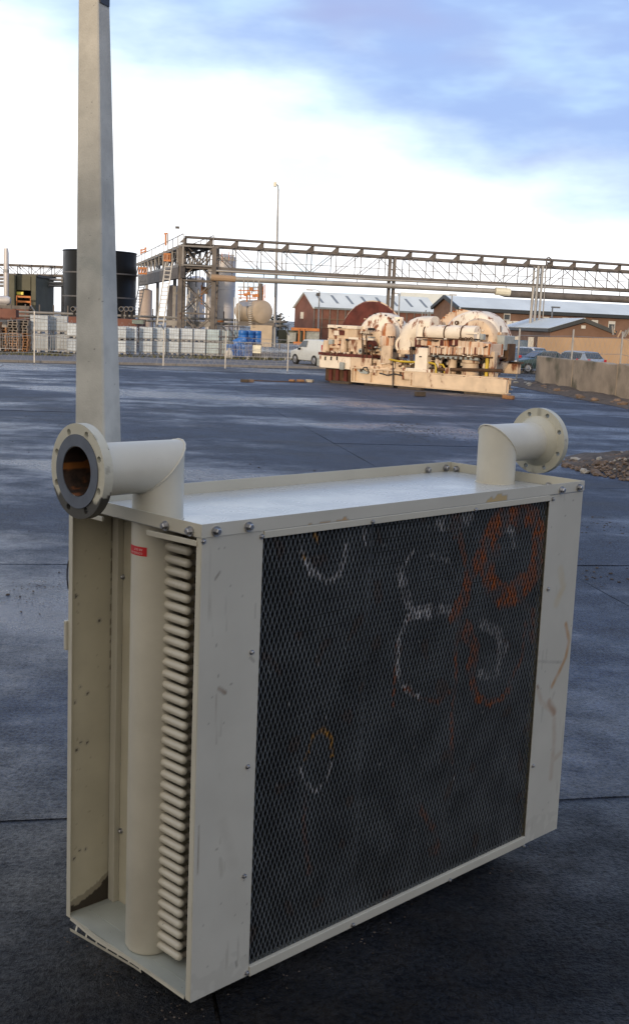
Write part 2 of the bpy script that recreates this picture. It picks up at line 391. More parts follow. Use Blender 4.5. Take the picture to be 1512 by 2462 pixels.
# road beyond the fence and its kerb
k0, k1 = G(0, 869), G(760, 885); kd = (k1 - k0).normalized(); kn = V((-kd.y, kd.x, 0))
if kn.y < 0: kn = -kn
ka, kb = k0 - kd * 30, k1 + kd * 45
rd = MB().add([p + V((0, 0, .012)) for p in (ka + kn * .3, kb + kn * .3, kb + kn * 9, ka + kn * 9)], [(0, 1, 2, 3)]).build('road', 'road_grey'); tag(rd, kind='structure')
kr = bpy.data.objects.new('kerb', None); COL.objects.link(kr); tag(kr, kind='structure'); ROOTM['kerb'] = Matrix.Identity(4)
L = (kb - ka).length; n = int(L / 1.6)
for i in range(n):
    a = ka + kd * (L * i / n + .01); b = ka + kd * (L * (i + 1) / n - .01)
    MB().bar(a + V((0, 0, .03)), b + V((0, 0, .03)), .28, .13).build('kerb_stone', 'kerb_pale', kr)

# unseen shed added behind the viewer to shade the near half of the yard
sh = thing('shed', 'long brown brick shed with grey roof, added unseen behind the viewer to shade the yard', 'shed', (0, -20, 0))
MB().box((-55, -34, -.1), (55, -20, 6.4)).build('wall', 'brick_brown', sh)
MB().prism([(-56, -19.4, 6.3), (-56, -27, 8.2), (-56, -34.6, 6.3)], (112, 0, 0)).build('roof', 'roof_grey', sh)
for i in range(7):
    d = MB().box((-48 + 15 * i, -19.97, 0), (-44 + 15 * i, -19.9, 4.2)).build('door', 'steel_grey', sh)

# ------------------------------------------------------------------ air cooler
CO = V((-.38516, 3.93643, .07)); LX, DY, HZ = 2.404, .838, 1.815
CM = Matrix.Translation(CO) @ Matrix.Rotation(.78078, 4, 'Z') @ Matrix.Rotation(-.00587, 4, 'X') @ Matrix.Rotation(.00204, 4, 'Y')
CI = CM.inverted()
cool = thing('air_cooler', 'large beige sheet metal air cooler with dark mesh front and flanged pipes on top', 'air cooler', M=CM)
def part(mb, name, m, parent=cool, **kw): return mb.build(name, m, parent, local=True, **kw)
def on_plane(x, y, axis, val):
    d = CI.to_3x3() @ ray(x, y); s = CI @ CAM; t = (val - s[axis]) / d[axis]; return s + d * t
def stain_attr(o, fn):
    at = o.data.color_attributes['stain']
    for i, v in enumerate(o.data.vertices): at.data[i].color = fn(v.co)
def grid_plate(axis_u, axis_v, o, lu, lv, th, step):
    """a plate of thickness th as a fine grid (front) with sides, so that paint marks can lie on it"""
    u = V(axis_u); v = V(axis_v); nrm = u.cross(v); nu = max(1, round(lu / step)); nv = max(1, round(lv / step)); mb = MB()
    wob = lambda a, b: nrm * (.0018 * mnoise.noise(V((o[0] + a * 3.1, o[1] * 5, o[2] + b * 2.3))) + .0006 * mnoise.noise(V((a * 14, b * 14, 7)))) * min(1, 12 * min(a, lu - a), 12 * min(b, lv - b)) 
    vs = [V(o) + u * (lu * i / nu) + v * (lv * j / nv) + wob(lu * i / nu, lv * j / nv) for j in range(nv + 1) for i in range(nu + 1)]
    mb.add(vs, [(j * (nu + 1) + i, j * (nu + 1) + i + 1, (j + 1) * (nu + 1) + i + 1, (j + 1) * (nu + 1) + i) for j in range(nv) for i in range(nu)])
    c = [V(o), V(o) + u * lu, V(o) + u * lu + v * lv, V(o) + v * lv]
    mb.add(c + [p - nrm * th for p in c], [(4, 7, 6, 5), (0, 4, 5, 1), (1, 5, 6, 2), (2, 6, 7, 3), (3, 7, 4, 0)])
    return mb
def seg_d(p, a, b):
    ax, ay = a; bx, by = b; dx, dy = bx - ax, by - ay; l = dx * dx + dy * dy
    t = 0 if l == 0 else max(0, min(1, ((p[0] - ax) * dx + (p[1] - ay) * dy) / l))
    return sqrt((p[0] - ax - t * dx) ** 2 + (p[1] - ay - t * dy) ** 2)
def fr(pts): return [(q.x, q.z) for q in (on_plane(x, y, 1, 0) for x, y in pts)]   # picture marks -> metres on the front
# strokes: (points on the front, half width, colour, strength)
OR, WH, YE, RU = (.36, .095, .016), (.62, .60, .60), (.55, .26, .02), (.22, .08, .035)
STROKES = [
    (fr([(1175,1310),(1195,1262),(1225,1235),(1262,1228),(1288,1250),(1300,1300),(1297,1350),(1275,1400),(1240,1430),(1205,1435),(1180,1400),(1172,1350)]), .058, OR, 1),
    (fr([(1195,1330),(1160,1340),(1130,1390),(1118,1440),(1095,1480)]), .045, OR, .8),
    (fr([(1095,1465),(1110,1500),(1098,1560),(1100,1640),(1090,1720),(1090,1830)]), .014, OR, .75),
    (fr([(1125,1510),(1145,1560),(1135,1610)]), .04, OR, .7),
    (fr([(1140,1640),(1150,1680),(1180,1692),(1210,1680),(1230,1655)]), .022, OR, .9),
    (fr([(1228,1640),(1260,1580),(1268,1500)]), .014, OR, .5),
    (fr([(1085,1465),(1040,1470),(995,1480)]), .03, WH, .75),
    (fr([(1010,1462),(985,1480),(962,1540),(958,1600),(965,1640),(985,1665),(1012,1676)]), .013, WH, .9),
    (fr([(1005,1462),(975,1505),(955,1560),(952,1640),(950,1700)]), .009, OR, .7),
    (fr([(975,1655),(1000,1672)]), .012, OR, .9),
    (fr([(728,1295),(732,1330),(750,1375),(790,1400),(820,1385),(832,1350),(838,1310)]), .015, WH, .8),
    (fr([(760,1285),(768,1300)]), .013, YE, 1), (fr([(735,1335),(738,1345)]), .008, YE, 1),
    (fr([(880,1275),(882,1310)]), .01, WH, .7),
    (fr([(965,1380),(975,1420),(985,1450)]), .035, WH, .35),
    (fr([(1060,1262),(1130,1245)]), .035, WH, .5), (fr([(1090,1235),(1100,1290)]), .015, OR, .7),
    (fr([(740,1830),(760,1770),(780,1755),(800,1775),(805,1820)]), .012, YE, .85),
    (fr([(728,1850),(735,1880),(765,1905),(790,1880),(802,1835)]), .012, WH, .6),
    (fr([(1010,1940),(1050,2000),(1055,2050)]), .02, RU, .6), (fr([(735,2280),(745,2300)]), .01, YE, .7),
    (fr([(1160,1500),(1200,1520),(1215,1560),(1200,1620),(1160,1620)]), .03, WH, .4),
    (fr([(1000,1325),(975,1360),(966,1400),(972,1440),(1000,1466)]), .012, WH, .6), (fr([(1040,1335),(1085,1350),(1105,1400)]), .012, WH, .35),
    (fr([(1105,1240),(1112,1300),(1125,1360)]), .018, RU, .8), (fr([(1250,1440),(1285,1470),(1280,1540)]), .02, RU, .7), (fr([(1010,1680),(1060,1690),(1090,1660)]), .012, RU, .8),
    (fr([(740,1900),(735,1990),(745,2100)]), .012, RU, .5), (fr([(1210,1265),(1235,1280),(1240,1310)]), .02, WH, .6),
]
def mesh_stain(p):
    best = (0, 0, 0, 0); x, z = p.x, p.z
    k = mnoise.noise(V((x * 40, z * 40, 3))); k2 = mnoise.noise(V((x * 9, z * 9, 8)))
    for pts, w, col, s in STROKES:
        d = min(seg_d((x, z), pts[i], pts[i + 1]) for i in range(len(pts) - 1))
        if d < w * (1 + .5 * k2):
            a = s * (1 - (d / (w * 1.6)) ** 2) * min(1, max(.10, .75 + 1.6 * k)) * min(1, max(.12, .72 + 1.7 * mnoise.noise(V((x * 17, z * 11, 14)))))
            if a > best[3]: best = (*col, min(1, max(0, a)))
    if best[3] < .05:
        if k > .62 and k2 > .1: best = (.4, .4, .4, .6)
        elif k2 > .42: best = (.10, .06, .04, .4)
    return best
# core behind the mesh: tube block, vertical fins, seam straps
core = part(MB().box((.24, .075, .012), (2.16, .66, 1.755)), 'core_block', 'dark_gap')
mb = MB()
for i in range(230):
    x = .262 + i * (1.876 / 229); mb.box((x - .0013, .048, .02), (x + .0013, .076, 1.75))
part(mb, 'cooling_fin', 'fin_metal')['kind'] = 'stuff'
for x in (.905, 1.52): part(MB().box((x - .012, .04, .02), (x + .012, .0475, 1.75)), 'seam_strap', 'dark_gap'); part(MB().box((x + .0125, .036, .02), (x + .0155, .0475, 1.75)), 'seam_strap', 'zinc')
# expanded metal screen
mb = MB(); SW, LW = .0232, .053; x0, x1, z0, z1 = .29, 2.116, .034, 1.742
nxn, nzn = int((x1 - x0) / SW) + 1, int((z1 - z0) / LW) + 1
dent = lambda x, z: .012 * math.exp(-(((x - .95) / .12) ** 2 + ((z - .12) / .12) ** 2)) + .004 * mnoise.noise(V((x * 2, z * 2, 1)))
def strand(a, b, wa=.0034, wb=.0015):
    """one leg of the expanded metal: wide at the knot, thin at the middle, set at a slant"""
    (ax, az), (bx, bz) = a, b
    ya, yb = .012 + dent(ax, az), .012 + dent(bx, bz)
    az, bz = max(z0, min(z1, az)), max(z0, min(z1, bz))
    if abs(az - bz) < 1e-4: return
    s = .0024
    mb.add([(ax - wa, ya - s, az), (ax + wa, ya - s, az), (ax + wa, ya + s, az), (ax - wa, ya + s, az),
            (bx - wb, yb - s, bz), (bx + wb, yb - s, bz), (bx + wb, yb + s, bz), (bx - wb, yb + s, bz)],
           [(0, 1, 5, 4), (1, 2, 6, 5), (2, 3, 7, 6), (3, 0, 4, 7)])
for j in range(nzn + 1):
    for i in range(nxn):
        for ph in (0, 1):
            cx = x0 + (i + .5 * ph) * SW; cz = z0 + (j + .5 * ph) * LW + .008 * mnoise.noise(V((cx * 3, j * .2, 5)))
            for sx in (-1, 1):
                for sz in (-1, 1):
                    ex = cx + sx * SW * .25; ez = cz + sz * LW * .25
                    if x0 - .004 <= cx <= x1 + .004 and x0 - .004 <= ex <= x1 + .004: strand((cx, cz), (ex, ez))
scr = part(mb, 'mesh_screen', 'mesh_steel'); stain_attr(scr, mesh_stain); scr['kind'] = 'stuff'
# front panels
def panel_stain(p):
    x, z = p.x, p.z; k = mnoise.noise(V((x * 25, z * 25, 1))); k2 = mnoise.noise(V((x * 70, z * 70, 2)))
    def hit(pts, w, col, s):
        d = min(seg_d((x, z), pts[i], pts[i + 1]) for i in range(len(pts) - 1)) / w
        a = s * max(0, 1 - d * d) * (.75 + .5 * k); return (*col, max(0, min(1, a)))
    c = [(0, 0, 0, 0)]
    for m in PMARKS: c.append(hit(*m))
    b = max(c, key=lambda q: q[3])
    kk = mnoise.noise(V((x * 60, z * 5, 6))); g_ = mnoise.noise(V((x * 7, z * 7, 12)))
    if b[3] < .1 and kk > .38 and g_ > .12: b = (.30, .27, .21, min(.35, (kk - .38) * 2))
    if b[3] < .1 and z < .10 + .08 * g_ and k > -.1: b = (.24, .22, .18, .14)
    if b[3] < .1 and k2 > .70: b = (.12, .10, .08, .5)
    return b
PMARKS = [
    (fr([(1358,1500),(1366,1540),(1358,1580),(1340,1620),(1325,1650)]), .017, (.42, .19, .03), .85),
    (fr([(1345,1370),(1352,1410),(1335,1450)]), .03, (.50, .36, .14), .4),
    (fr([(1318,1690),(1330,1712)]), .03, (.30, .16, .08), .75), (fr([(1290,1655),(1300,1690),(1330,1710)]), .02, (.36, .22, .12), .45),
    (fr([(1330,1730),(1330,1780),(1322,1870)]), .022, (.34, .21, .12), .4), (fr([(1345,1810),(1325,1830)]), .02, (.34, .21, .12), .4),
    (fr([(1290,1650),(1292,1654)]), .012, (.2, .08, .03), .9), (fr([(1286,1590),(1350,1592)]), .008, (.28, .26, .23), .6),
    (fr([(525,1655),(540,1665)]), .011, (.14, .07, .03), .9), (fr([(520,1670),(518,1790)]), .0035, (.25, .17, .11), .7),
    (fr([(517,1392),(528,1374)]), .006, (.18, .15, .12), .8), (fr([(566,2312),(568,2322)]), .007, (.03, .025, .02), 1),
    (fr([(600,1580),(610,1590)]), .005, (.2, .17, .14), .7), (fr([(535,1980),(560,2080)]), .03, (.40, .37, .31), .3),
    (fr([(478,1985),(474,2100)]), .004, (.2, .13, .08), .6),
]
lp = part(grid_plate((1, 0, 0), (0, 0, 1), (0, -.003, .0), .287, 1.766, .003, .0065), 'front_panel', 'panel_paint'); stain_attr(lp, panel_stain)
lp['label'] = 'plain beige front panel by the header pipe'
rp = part(grid_plate((1, 0, 0), (0, 0, 1), (2.119, -.003, -.006), .285, 1.768, .003, .0065), 'front_panel', 'panel_paint'); stain_attr(rp, panel_stain)
rp['label'] = 'beige front panel with orange and rusty smears'
part(MB().box((-.001, .0005, .002), (.0025, .026, 1.764)), 'panel_edge', 'cooler_paint', bevel=.001)
part(MB().box((2.4015, .0005, .002), (2.4045, .030, 1.764)), 'panel_edge', 'cooler_paint', bevel=.001)
part(MB().box((.2885, -.0085, 1.737), (2.1175, .008, 1.764)), 'top_rail', 'cooler_paint', bevel=.002)
part(MB().box((.2885, -.0085, -.006), (2.1175, .010, .036)), 'bottom_rail', 'cooler_paint', bevel=.003)
def lip_stain(p):
    k = mnoise.noise(V((p.x * 30, p.z * 60, 1)))
    for a, b, c in (((.52, 1.745), (.72, 1.75), (.46, .23, .04)), ((1.64, 1.765), (1.76, 1.775), (.48, .30, .06))):
        if seg_d((p.x, p.z), a, b) < .02 + .015 * k: return (*c, .7)
    return (0, 0, 0, 0)
fl = part(grid_plate((1, 0, 0), (0, 0, 1), (-.0045, -.006, 1.767), 2.413, .048, .003, .01), 'top_flange', 'panel_paint'); stain_attr(fl, lip_stain)
part(MB().box((-.0055, -.0025, 1.767), (-.0022, DY + .004, 1.815)), 'top_flange', 'cooler_paint', bevel=.0008)
part(MB().box((LX + .0022, -.0025, 1.767), (LX + .0055, DY + .004, 1.815)), 'top_flange', 'cooler_paint', bevel=.0008)
part(MB().box((-.002, DY + .0005, 1.755), (LX + .002, DY + .0035, 1.817)), 'top_flange', 'cooler_paint', bevel=.0008)
part(MB().box((-.0018, -.0022, 1.764), (LX + .0018, DY, 1.7668)), 'top_plate', 'top_paint')
# bolts and screws
def bolt(p, nrm, r, h, nm='bolt'):
    mb = MB(); nrm = V(nrm)
    mb.lathe(V(p), nrm, [(0, 0), (r * 1.5, 0), (r * 1.5, h * .3), (0, h * .3)], 14)
    mb.lathe(V(p) + nrm * h * .3, nrm, [(0, 0), (r, 0), (r, h * .55), (r * .75, h * .7), (0, h * .7)], 6)
    return part(mb, nm, 'zinc')
for x, y in ((519,1277),(597,1266),(1348,1178),(1390,1172)):
    q = on_plane(x, y, 1, -.006); bolt((q.x, -.006, q.z), (0, -1, 0), .0125, .022)
for x, y in ((400,1264),(459,1277)):
    q = on_plane(x, y, 0, -.0055); bolt((-.0055, q.y, q.z), (-1, 0, 0), .0125, .022)
for x, y in ((1027,1130),(1070,1125)):
    q = on_plane(x, y, 1, DY); bolt((q.x, DY, q.z), (0, -1, 0), .0125, .022)
for x, y in ((1097,1128),(1318,1168)):
    q = on_plane(x, y, 0, LX); bolt((LX + .002, q.y, q.z), (-1, 0, 0), .0125, .022)
for x, y in ((629,1290),(605,1568),(595,1843),(587,2106),(593,2339),(1328,1200),(1316,1416),(1280,1841),(1258,2034),(893,1254),(1140,1225),(845,2222),(1078,2115),(479,1303)):
    q = on_plane(x, y, 1, -.0035); d = -.009 if 640 < x < 1250 else -.0035
    bolt((max(.006, q.x), d, q.z), (0, -1, 0), .0065, .010, 'screw')
# left end: deep recess with header pipe and tube bends
def back_marks(p):
    x, z = p.x, p.z; k = mnoise.noise(V((x * 30, z * 30, 4))); k2 = mnoise.noise(V((x * 60, z * 60, 9)))
    edge = .035 + .10 * max(0, (x / .23)) ** 2 + .012 * k
    if z < edge: return (.02, .012, .008, .95)  # darker along the bottom, rising towards the inner side
    if z < edge + .03: return (.06, .04, .025, .5)
    if x > .195 and k > .0 and z > 1.05: return (.10, .06, .025, .55)
    for sx, sz, r in ((.03, 1.39, .007), (.145, 1.27, .007), (.03, .94, .006), (.055, 1.0, .005), (.09, .965, .006), (.04, .73, .006), (.06, .76, .005), (.09, .75, .006), (.03, .25, .007), (.06, .28, .005), (.09, .275, .006)):
        d = sqrt((x - sx) ** 2 + (z - sz) ** 2)
        if d < r: return (.05, .04, .035, .9)
        if d < r * 1.8: return (.42, .40, .36, .35)
    return (.20, .13, .05, .35) if k2 > .62 else (0, 0, 0, 0)
bp = part(grid_plate((1, 0, 0), (0, 0, 1), (.003, DY - .004, .012), .224, 1.748, .003, .0065), 'back_panel', 'inner_paint'); stain_attr(bp, back_marks)
part(MB().box((-.001, DY - .024, .0), (.003, DY + .003, 1.765)), 'panel_edge', 'cooler_paint', bevel=.001)
part(MB().box((.229, .004, .012), (.2345, DY - .004, 1.762)), 'tube_sheet', 'inner_paint')
part(MB().box((.2005, DY - .050, .012), (.2285, DY - .009, 1.758)), 'seam_flange', 'cooler_paint', bevel=.002)
part(MB().box((.003, DY - .001, .0), (LX - .003, DY + .002, 1.754)), 'rear_plate', 'cooler_paint')
part(MB().box((2.17, .004, .0), (2.174, DY - .002, 1.76)), 'tube_sheet', 'inner_paint')
q0 = on_plane(355, 1280, 0, 0); q1 = on_plane(480, 1308, 0, 0)
part(MB().bar((-.0005, .02, q1.z), (-.0005, q0.y, q0.z), .012, .020), 'side_rail', 'cooler_paint', bevel=.002)
part(MB().bar((-.0005, .60, 1.745), (-.0005, .80, 1.745), .012, .018), 'side_rail', 'cooler_paint', bevel=.002)
part(MB().box((.002, .003, .002), (2.16, DY - .004, .010)), 'base_plate', 'base_paint')
part(MB().box((.06, .03, .0105), (.228, .31, .0125)), 'base_cover', 'base_paint')
part(MB().box((.09, .50, .0105), (.228, .80, .0125)), 'base_cover', 'base_paint')
# bent base lip with torn slots
mb = MB(); ys = [.03 + .77 * i / 22 for i in range(23)]
def lipz(y): return -.012 - .022 * math.exp(-((y - .62) / .12) ** 2)
for i in range(22):
    a, b = ys[i], ys[i + 1]; xo = lambda y: -.004 - .016 * math.exp(-((y - .60) / .16) ** 2)
    mb.add([(xo(a), a, .012), (xo(b), b, .012), (xo(b) + .018, b, .008), (xo(a) + .018, a, .008)], [(0, 1, 2, 3)])
    mb.add([(xo(a), a, .012), (xo(b), b, .012), (xo(b) - .001, b, .000), (xo(a) - .001, a, .000)], [(0, 1, 2, 3)])
part(mb, 'base_lip', 'cooler_paint')
mb = MB()
def ts(y): f = max(0, (y - .34) / .44); return (-.006 - .010 * f, -.004 - .024 * f, -.017 - .027 * f)
for i in range(20):                                       # torn lower strip bent away below the lip
    a, b = .30 + .49 * i / 20, .30 + .49 * (i + 1) / 20; (xa, ta, ba), (xb, tb, b2) = ts(a), ts(b)
    mb.add([(xa, a, ta), (xb, b, tb), (xb + .003, b, b2), (xa + .003, a, ba)], [(0, 1, 2, 3)])
    if i % 3 == 0: mb.add([(-.006, a, .002), (-.006, a + .012, .002), (xb, a + .012, ta - .002), (xa, a, ta - .002)], [(0, 1, 2, 3)])
part(mb, 'torn_strip', 'cooler_paint')
for x in (.35, 1.15, 1.9):
    part(MB().box((x + .03, .14, -.066), (x + .17, .70, -.001)), 'bearer', 'timber_dark')
RC = (.122, .418); RR = .098
part(MB().lathe((RC[0], RC[1], .013), (0, 0, 1), [(0, 0), (RR * .93, 0), (RR, .012), (RR, 1.75), (0, 1.75)], 48), 'header_pipe', 'pipe_paint', smooth=30)
part(MB().box((.2265, .004, .012), (.2285, .315, 1.755)), 'recess_shade', 'dark_gap')  # dark plate put in for the shade on the tube sheet
for i in range(37):                                       # rounded tube ends from the header, their legs, coloured dark as in shade, run into the core
    z = .055 + i * (1.672 - .055) / 36; x = .106; r = .0162; ye = .204
    caps = [(r * cos(a), ye - r * sin(a)) for a in (0, .4, .8, 1.15, 1.4, 1.55)]
    jx, jz = .002 * mnoise.noise(V((i * 1.7, 0, 0))), .0015 * mnoise.noise(V((i * 2.3, 5, 0)))
    part(MB().tube([(x + jx, RC[1] - .085, z)] + [(x + jx, y_, z + jz) for _, y_ in caps], [r * 1.04] + [max(.0015, q_) for q_, _ in caps], 14), 'tube_end', 'pipe_gloss', smooth=50)
    part(MB().tube([(x + .004, ye - .001, z), (.2262, ye - .001, z)], .0115, 8), 'tube_leg', 'tube_shaded', smooth=50)
    part(MB().tube([(.17, .085, z + .004), (.2262, .085, z + .004)], .0125, 8), 'tube_stub', 'tube_shaded', smooth=50)
for x, y in ((297,1387),(292,1997),(282,1547),(282,1832)):
    q = on_plane(x, y, 0, .229); bolt((.229, min(q.y, .80), q.z), (-1, 0, 0), .0085, .014)
# sticker on the header, printed upside down
ang = lambda y: y
def on_header(a, z, r): return V((RC[0] + r * cos(a), RC[1] + r * sin(a), z))
s0, s1 = on_plane(313, 1308, 0, .05), on_plane(351, 1336, 0, .05)
a0, a1, zs0, zs1 = radians(146), radians(211), 1.632, 1.667
mb = MB(); nn = 10
for i in range(nn):
    b0 = a0 + (a1 - a0) * i / nn; b1 = a0 + (a1 - a0) * (i + 1) / nn; mb.add([on_header(b0, zs0, RR + .0012), on_header(b1, zs0, RR + .0012), on_header(b1, zs1, RR + .0012), on_header(b0, zs1, RR + .0012)], [(0, 1, 2, 3)])
st = part(mb, 'label_sticker', 'sticker_red'); st['label'] = 'small red sticker with upside down lettering'
for row, txt in ((0, 'COOLED AIR'), (1, 'AIR OUT')):
    cu = bpy.data.curves.new('lettering', 'FONT'); cu.body = txt; cu.size = .0115
    to = bpy.data.objects.new('lettering', cu); COL.objects.link(to)
    me = bpy.data.meshes.new_from_object(to.evaluated_get(bpy.context.evaluated_depsgraph_get())); bpy.data.objects.remove(to)
    for v in me.vertices:                                 # turned by half a turn, wrapped round the pipe
        s = v.co.x; zc = (zs0 + .005 if row == 0 else zs0 + .019) + (.0085 - v.co.y)
        v.co = on_header(a1 - .18 - s / RR, zc, RR + .0020)
    lo = bpy.data.objects.new('lettering', me); COL.objects.link(lo); lo.parent = st; me.materials.append(MATS['sticker_ink'])
# flanged elbows
def annulus(mb, ro, holes, z0, z1, frame, rb, n=48, nh=14):
    """ring with bolt holes, from z0 to z1 along the frame's third axis"""
    bm = bmesh.new(); loops = []
    for c, r, k in [((0, 0), ro, n), ((0, 0), rb, n)] + [(h[0], h[1], nh) for h in holes]:
        vs = [bm.verts.new((c[0] + r * cos(2 * pi * i / k), c[1] + r * sin(2 * pi * i / k), 0)) for i in range(k)]; loops.append(vs)
    es = []
    for l in loops: es += [bm.edges.new((l[i], l[(i + 1) % len(l)])) for i in range(len(l))]
    bmesh.ops.triangle_fill(bm, use_beauty=True, edges=es); bm.verts.index_update()
    vs = [v.co.copy() for v in bm.verts]; tri = [tuple(v.index for v in f.verts) for f in bm.faces]; idx = [[v.index for v in l] for l in loops]; bm.free()
    for z in (z0, z1): mb.add([frame @ V((p.x, p.y, z)) for p in vs], tri)
    for l in idx:
        k = len(l); mb.add([frame @ V((vs[i].x, vs[i].y, z)) for z in (z0, z1) for i in l], [(i, (i + 1) % k, (i + 1) % k + k, i + k) for i in range(k)])
def elbow(cx, cy, sgn, zc, xf, ro, label, sooty):
    r = .0975; n = 48; mb = MB(); vs = []; fs = []
    el = bpy.data.objects.new('elbow_pipe', None); COL.objects.link(el); el.parent = cool; ROOTM[el.name] = CM; el['label'] = label
    up = [(cx + r * cos(2 * pi * i / n), cy + r * sin(2 * pi * i / n)) for i in range(n)]
    for z in (1.7670, None):
        vs += [V((x, y, z if z else min(zc - sgn * (x - cx), zc + r * .93))) for x, y in up]
    mb.add(vs, [(i, (i + 1) % n, (i + 1) % n + n, i + n) for i in range(n)])
    part(mb, 'vertical_pipe', 'pipe_paint', el, smooth=50)
    mb = MB(); xe = xf - sgn * .012; vs = []
    for k in (0, 1):
        for i in range(n):
            t = 2 * pi * i / n; y, z = cy + r * sin(t), zc + r * cos(t)
            x = (cx - sgn * (z - zc)) if k == 0 else xe
            if k == 0: x = cx - sgn * min(z - zc, r * .93)
            vs.append(V((x, y, z)))
    mb.add(vs, [(i, (i + 1) % n, (i + 1) % n + n, i + n) for i in range(n)])
    part(mb, 'horizontal_pipe', 'pipe_paint', el, smooth=50)
    bead = [(cx + r * cos(2 * pi * i / 60) * 1.006, cy + r * sin(2 * pi * i / 60) * 1.006, zc - sgn * r * cos(2 * pi * i / 60)) for i in range(61)]
    part(MB().tube(bead, [.0042 + .0012 * sin(i * 2.3) for i in range(61)], 6, False), 'weld_bead', 'pipe_paint', el, smooth=60)
    part(MB().lathe((cx, cy, 1.767), (0, 0, 1), [(r + .004, 0), (r + .004, .003), (r, .004)], 48), 'collar', 'pipe_paint', el)
    rb = ro * .52; F = Matrix(((0, 0, sgn, xf), (1, 0, 0, cy), (0, 1, 0, zc), (0, 0, 0, 1)))
    mb = MB(); hs = [((ro * .85 * cos(radians(22.5 + 45 * k)), ro * .85 * sin(radians(22.5 + 45 * k))), .0125) for k in range(8)]
    annulus(mb, ro, hs, -.036, 0, F, rb)
    f = part(mb, 'flange', 'flange_paint', el, smooth=35, bevel=0)
    bm = bmesh.new(); bm.from_mesh(f.data); bmesh.ops.subdivide_edges(bm, edges=bm.edges[:], cuts=3, use_grid_fill=True); bmesh.ops.triangulate(bm, faces=bm.faces[:]); bm.to_mesh(f.data); bm.free()
    def soot(p):
        k = mnoise.noise(V((p.x * 25, p.y * 25, p.z * 25))); h = (p.z - zc) / ro
        if sooty and h < -.50 + .35 * k and (k > -.3 or h < -.8): return (.016, .014, .013, .92)
        if k > .45: return (.13, .11, .08, .4)
        return (0, 0, 0, 0)
    stain_attr(f, soot)
    mb = MB(); annulus(mb, ro * .775, [], .0005, .004, F, rb * 1.02)
    part(mb, 'raised_face', 'gasket_face', el)
    part(MB().lathe((xf - sgn * .036, cy, zc), (-sgn, 0, 0), [(r + .034, 0), (r + .030, .008), (r + .004, .040), (r, .046)], 40), 'weld_neck', 'flange_paint', el, smooth=50)
    bo = part(MB().lathe((xf, cy, zc), (-sgn, 0, 0), [(rb * .985, -.003)] + [(rb * .985, .02 + .02 * i) for i in range(16)] + [(0, .325)], 60), 'bore', 'bore_rust', el, smooth=50)
    def bore_stain(p):
        k = mnoise.noise(V((p.x * 40, p.y * 40, p.z * 40))); h = (p.z - zc) / rb
        if abs(h - .12) < .16 + .1 * k: return (.34, .12, .02, max(0, .75 + .3 * k))
        if h < -.5 and k > .1: return (.25, .08, .02, .6)
        return (.2, .07, .02, .3) if k > .35 else (0, 0, 0, 0)
    stain_attr(bo, bore_stain)
elbow(RC[0], RC[1], -1, 1.966, -.237, .172, 'elbow pipe with sooty open flange over the header', True)
elbow(2.238, .410, 1, 1.966, 2.612, .173, 'elbow pipe with flange turned away at the far end', False)
# small box and strap fixed behind the far edge
part(MB().box((-.012, DY + .004, 1.165), (.03, DY + .020, 1.29)), 'rear_box', 'cooler_paint', bevel=.004)
part(MB().tube([(.0, DY + .004, 1.42), (-.004, DY + .008, 1.46), (-.004, DY + .008, 1.50), (.0, DY + .004, 1.54)], .003, 6), 'rear_handle', 'bracket_dark')

# ------------------------------------------------------------------ tall tapered post behind the cooler
pt, pb = P(227, 0, 6.0), P(236.5, 1000, 6.0)
axis = (pt - pb); axn = axis.normalized()
base = pb + axn * (-pb.z / axn.z); tip = pb + axn * ((5.4 - pb.z) / axn.z)
PM = Matrix.Translation(base)
post = thing('lighting_post', 'tall tapered square concrete post standing behind the cooler', 'post', M=PM)
def psec(z):
    t = (z - pb.z) / (pt.z - pb.z); s = .172 + (.118 - .172) * t; c = pb + axn * ((z - pb.z) / axn.z); a = radians(-20.5)
    ch = s * .05; h = s / 2; out = []
    for sx, sy in ((-1, -1), (1, -1), (1, 1), (-1, 1)):
        for k in (0, 1):
            dx, dy = (h - ch, h) if (k == 0) == (sx * sy < 0) else (h, h - ch)
            out.append(V((c.x + sx * dx * cos(a) - sy * dy * sin(a), c.y + sx * dx * sin(a) + sy * dy * cos(a), z)))
    # order round the section
    out.sort(key=lambda p: atan2(p.y - c.y, p.x - c.x)); return out
mb = MB(); zs = [0, .5, 1, 1.5, 2, 2.5, 3, 3.5, 4, 4.5, 5.4]; rings = [psec(z) for z in zs]; n = 8
mb.add([p for r in rings for p in r], [(k * n + i, k * n + (i + 1) % n, (k + 1) * n + (i + 1) % n, (k + 1) * n + i) for k in range(len(zs) - 1) for i in range(n)] + [tuple((len(zs) - 1) * n + i for i in range(n))])
mb.build('shaft', 'post_concrete', post)
zb = P(250, 14, 6.0).z; c = pb + axn * ((zb - pb.z) / axn.z); a = radians(-20.5)
Mb = Matrix.Translation(c) @ Matrix.Rotation(a, 4, 'Z')
MB().box((.058, -.045, .0), (.066, .045, .55), Mb).build('door_plate', 'bracket_dark', post)

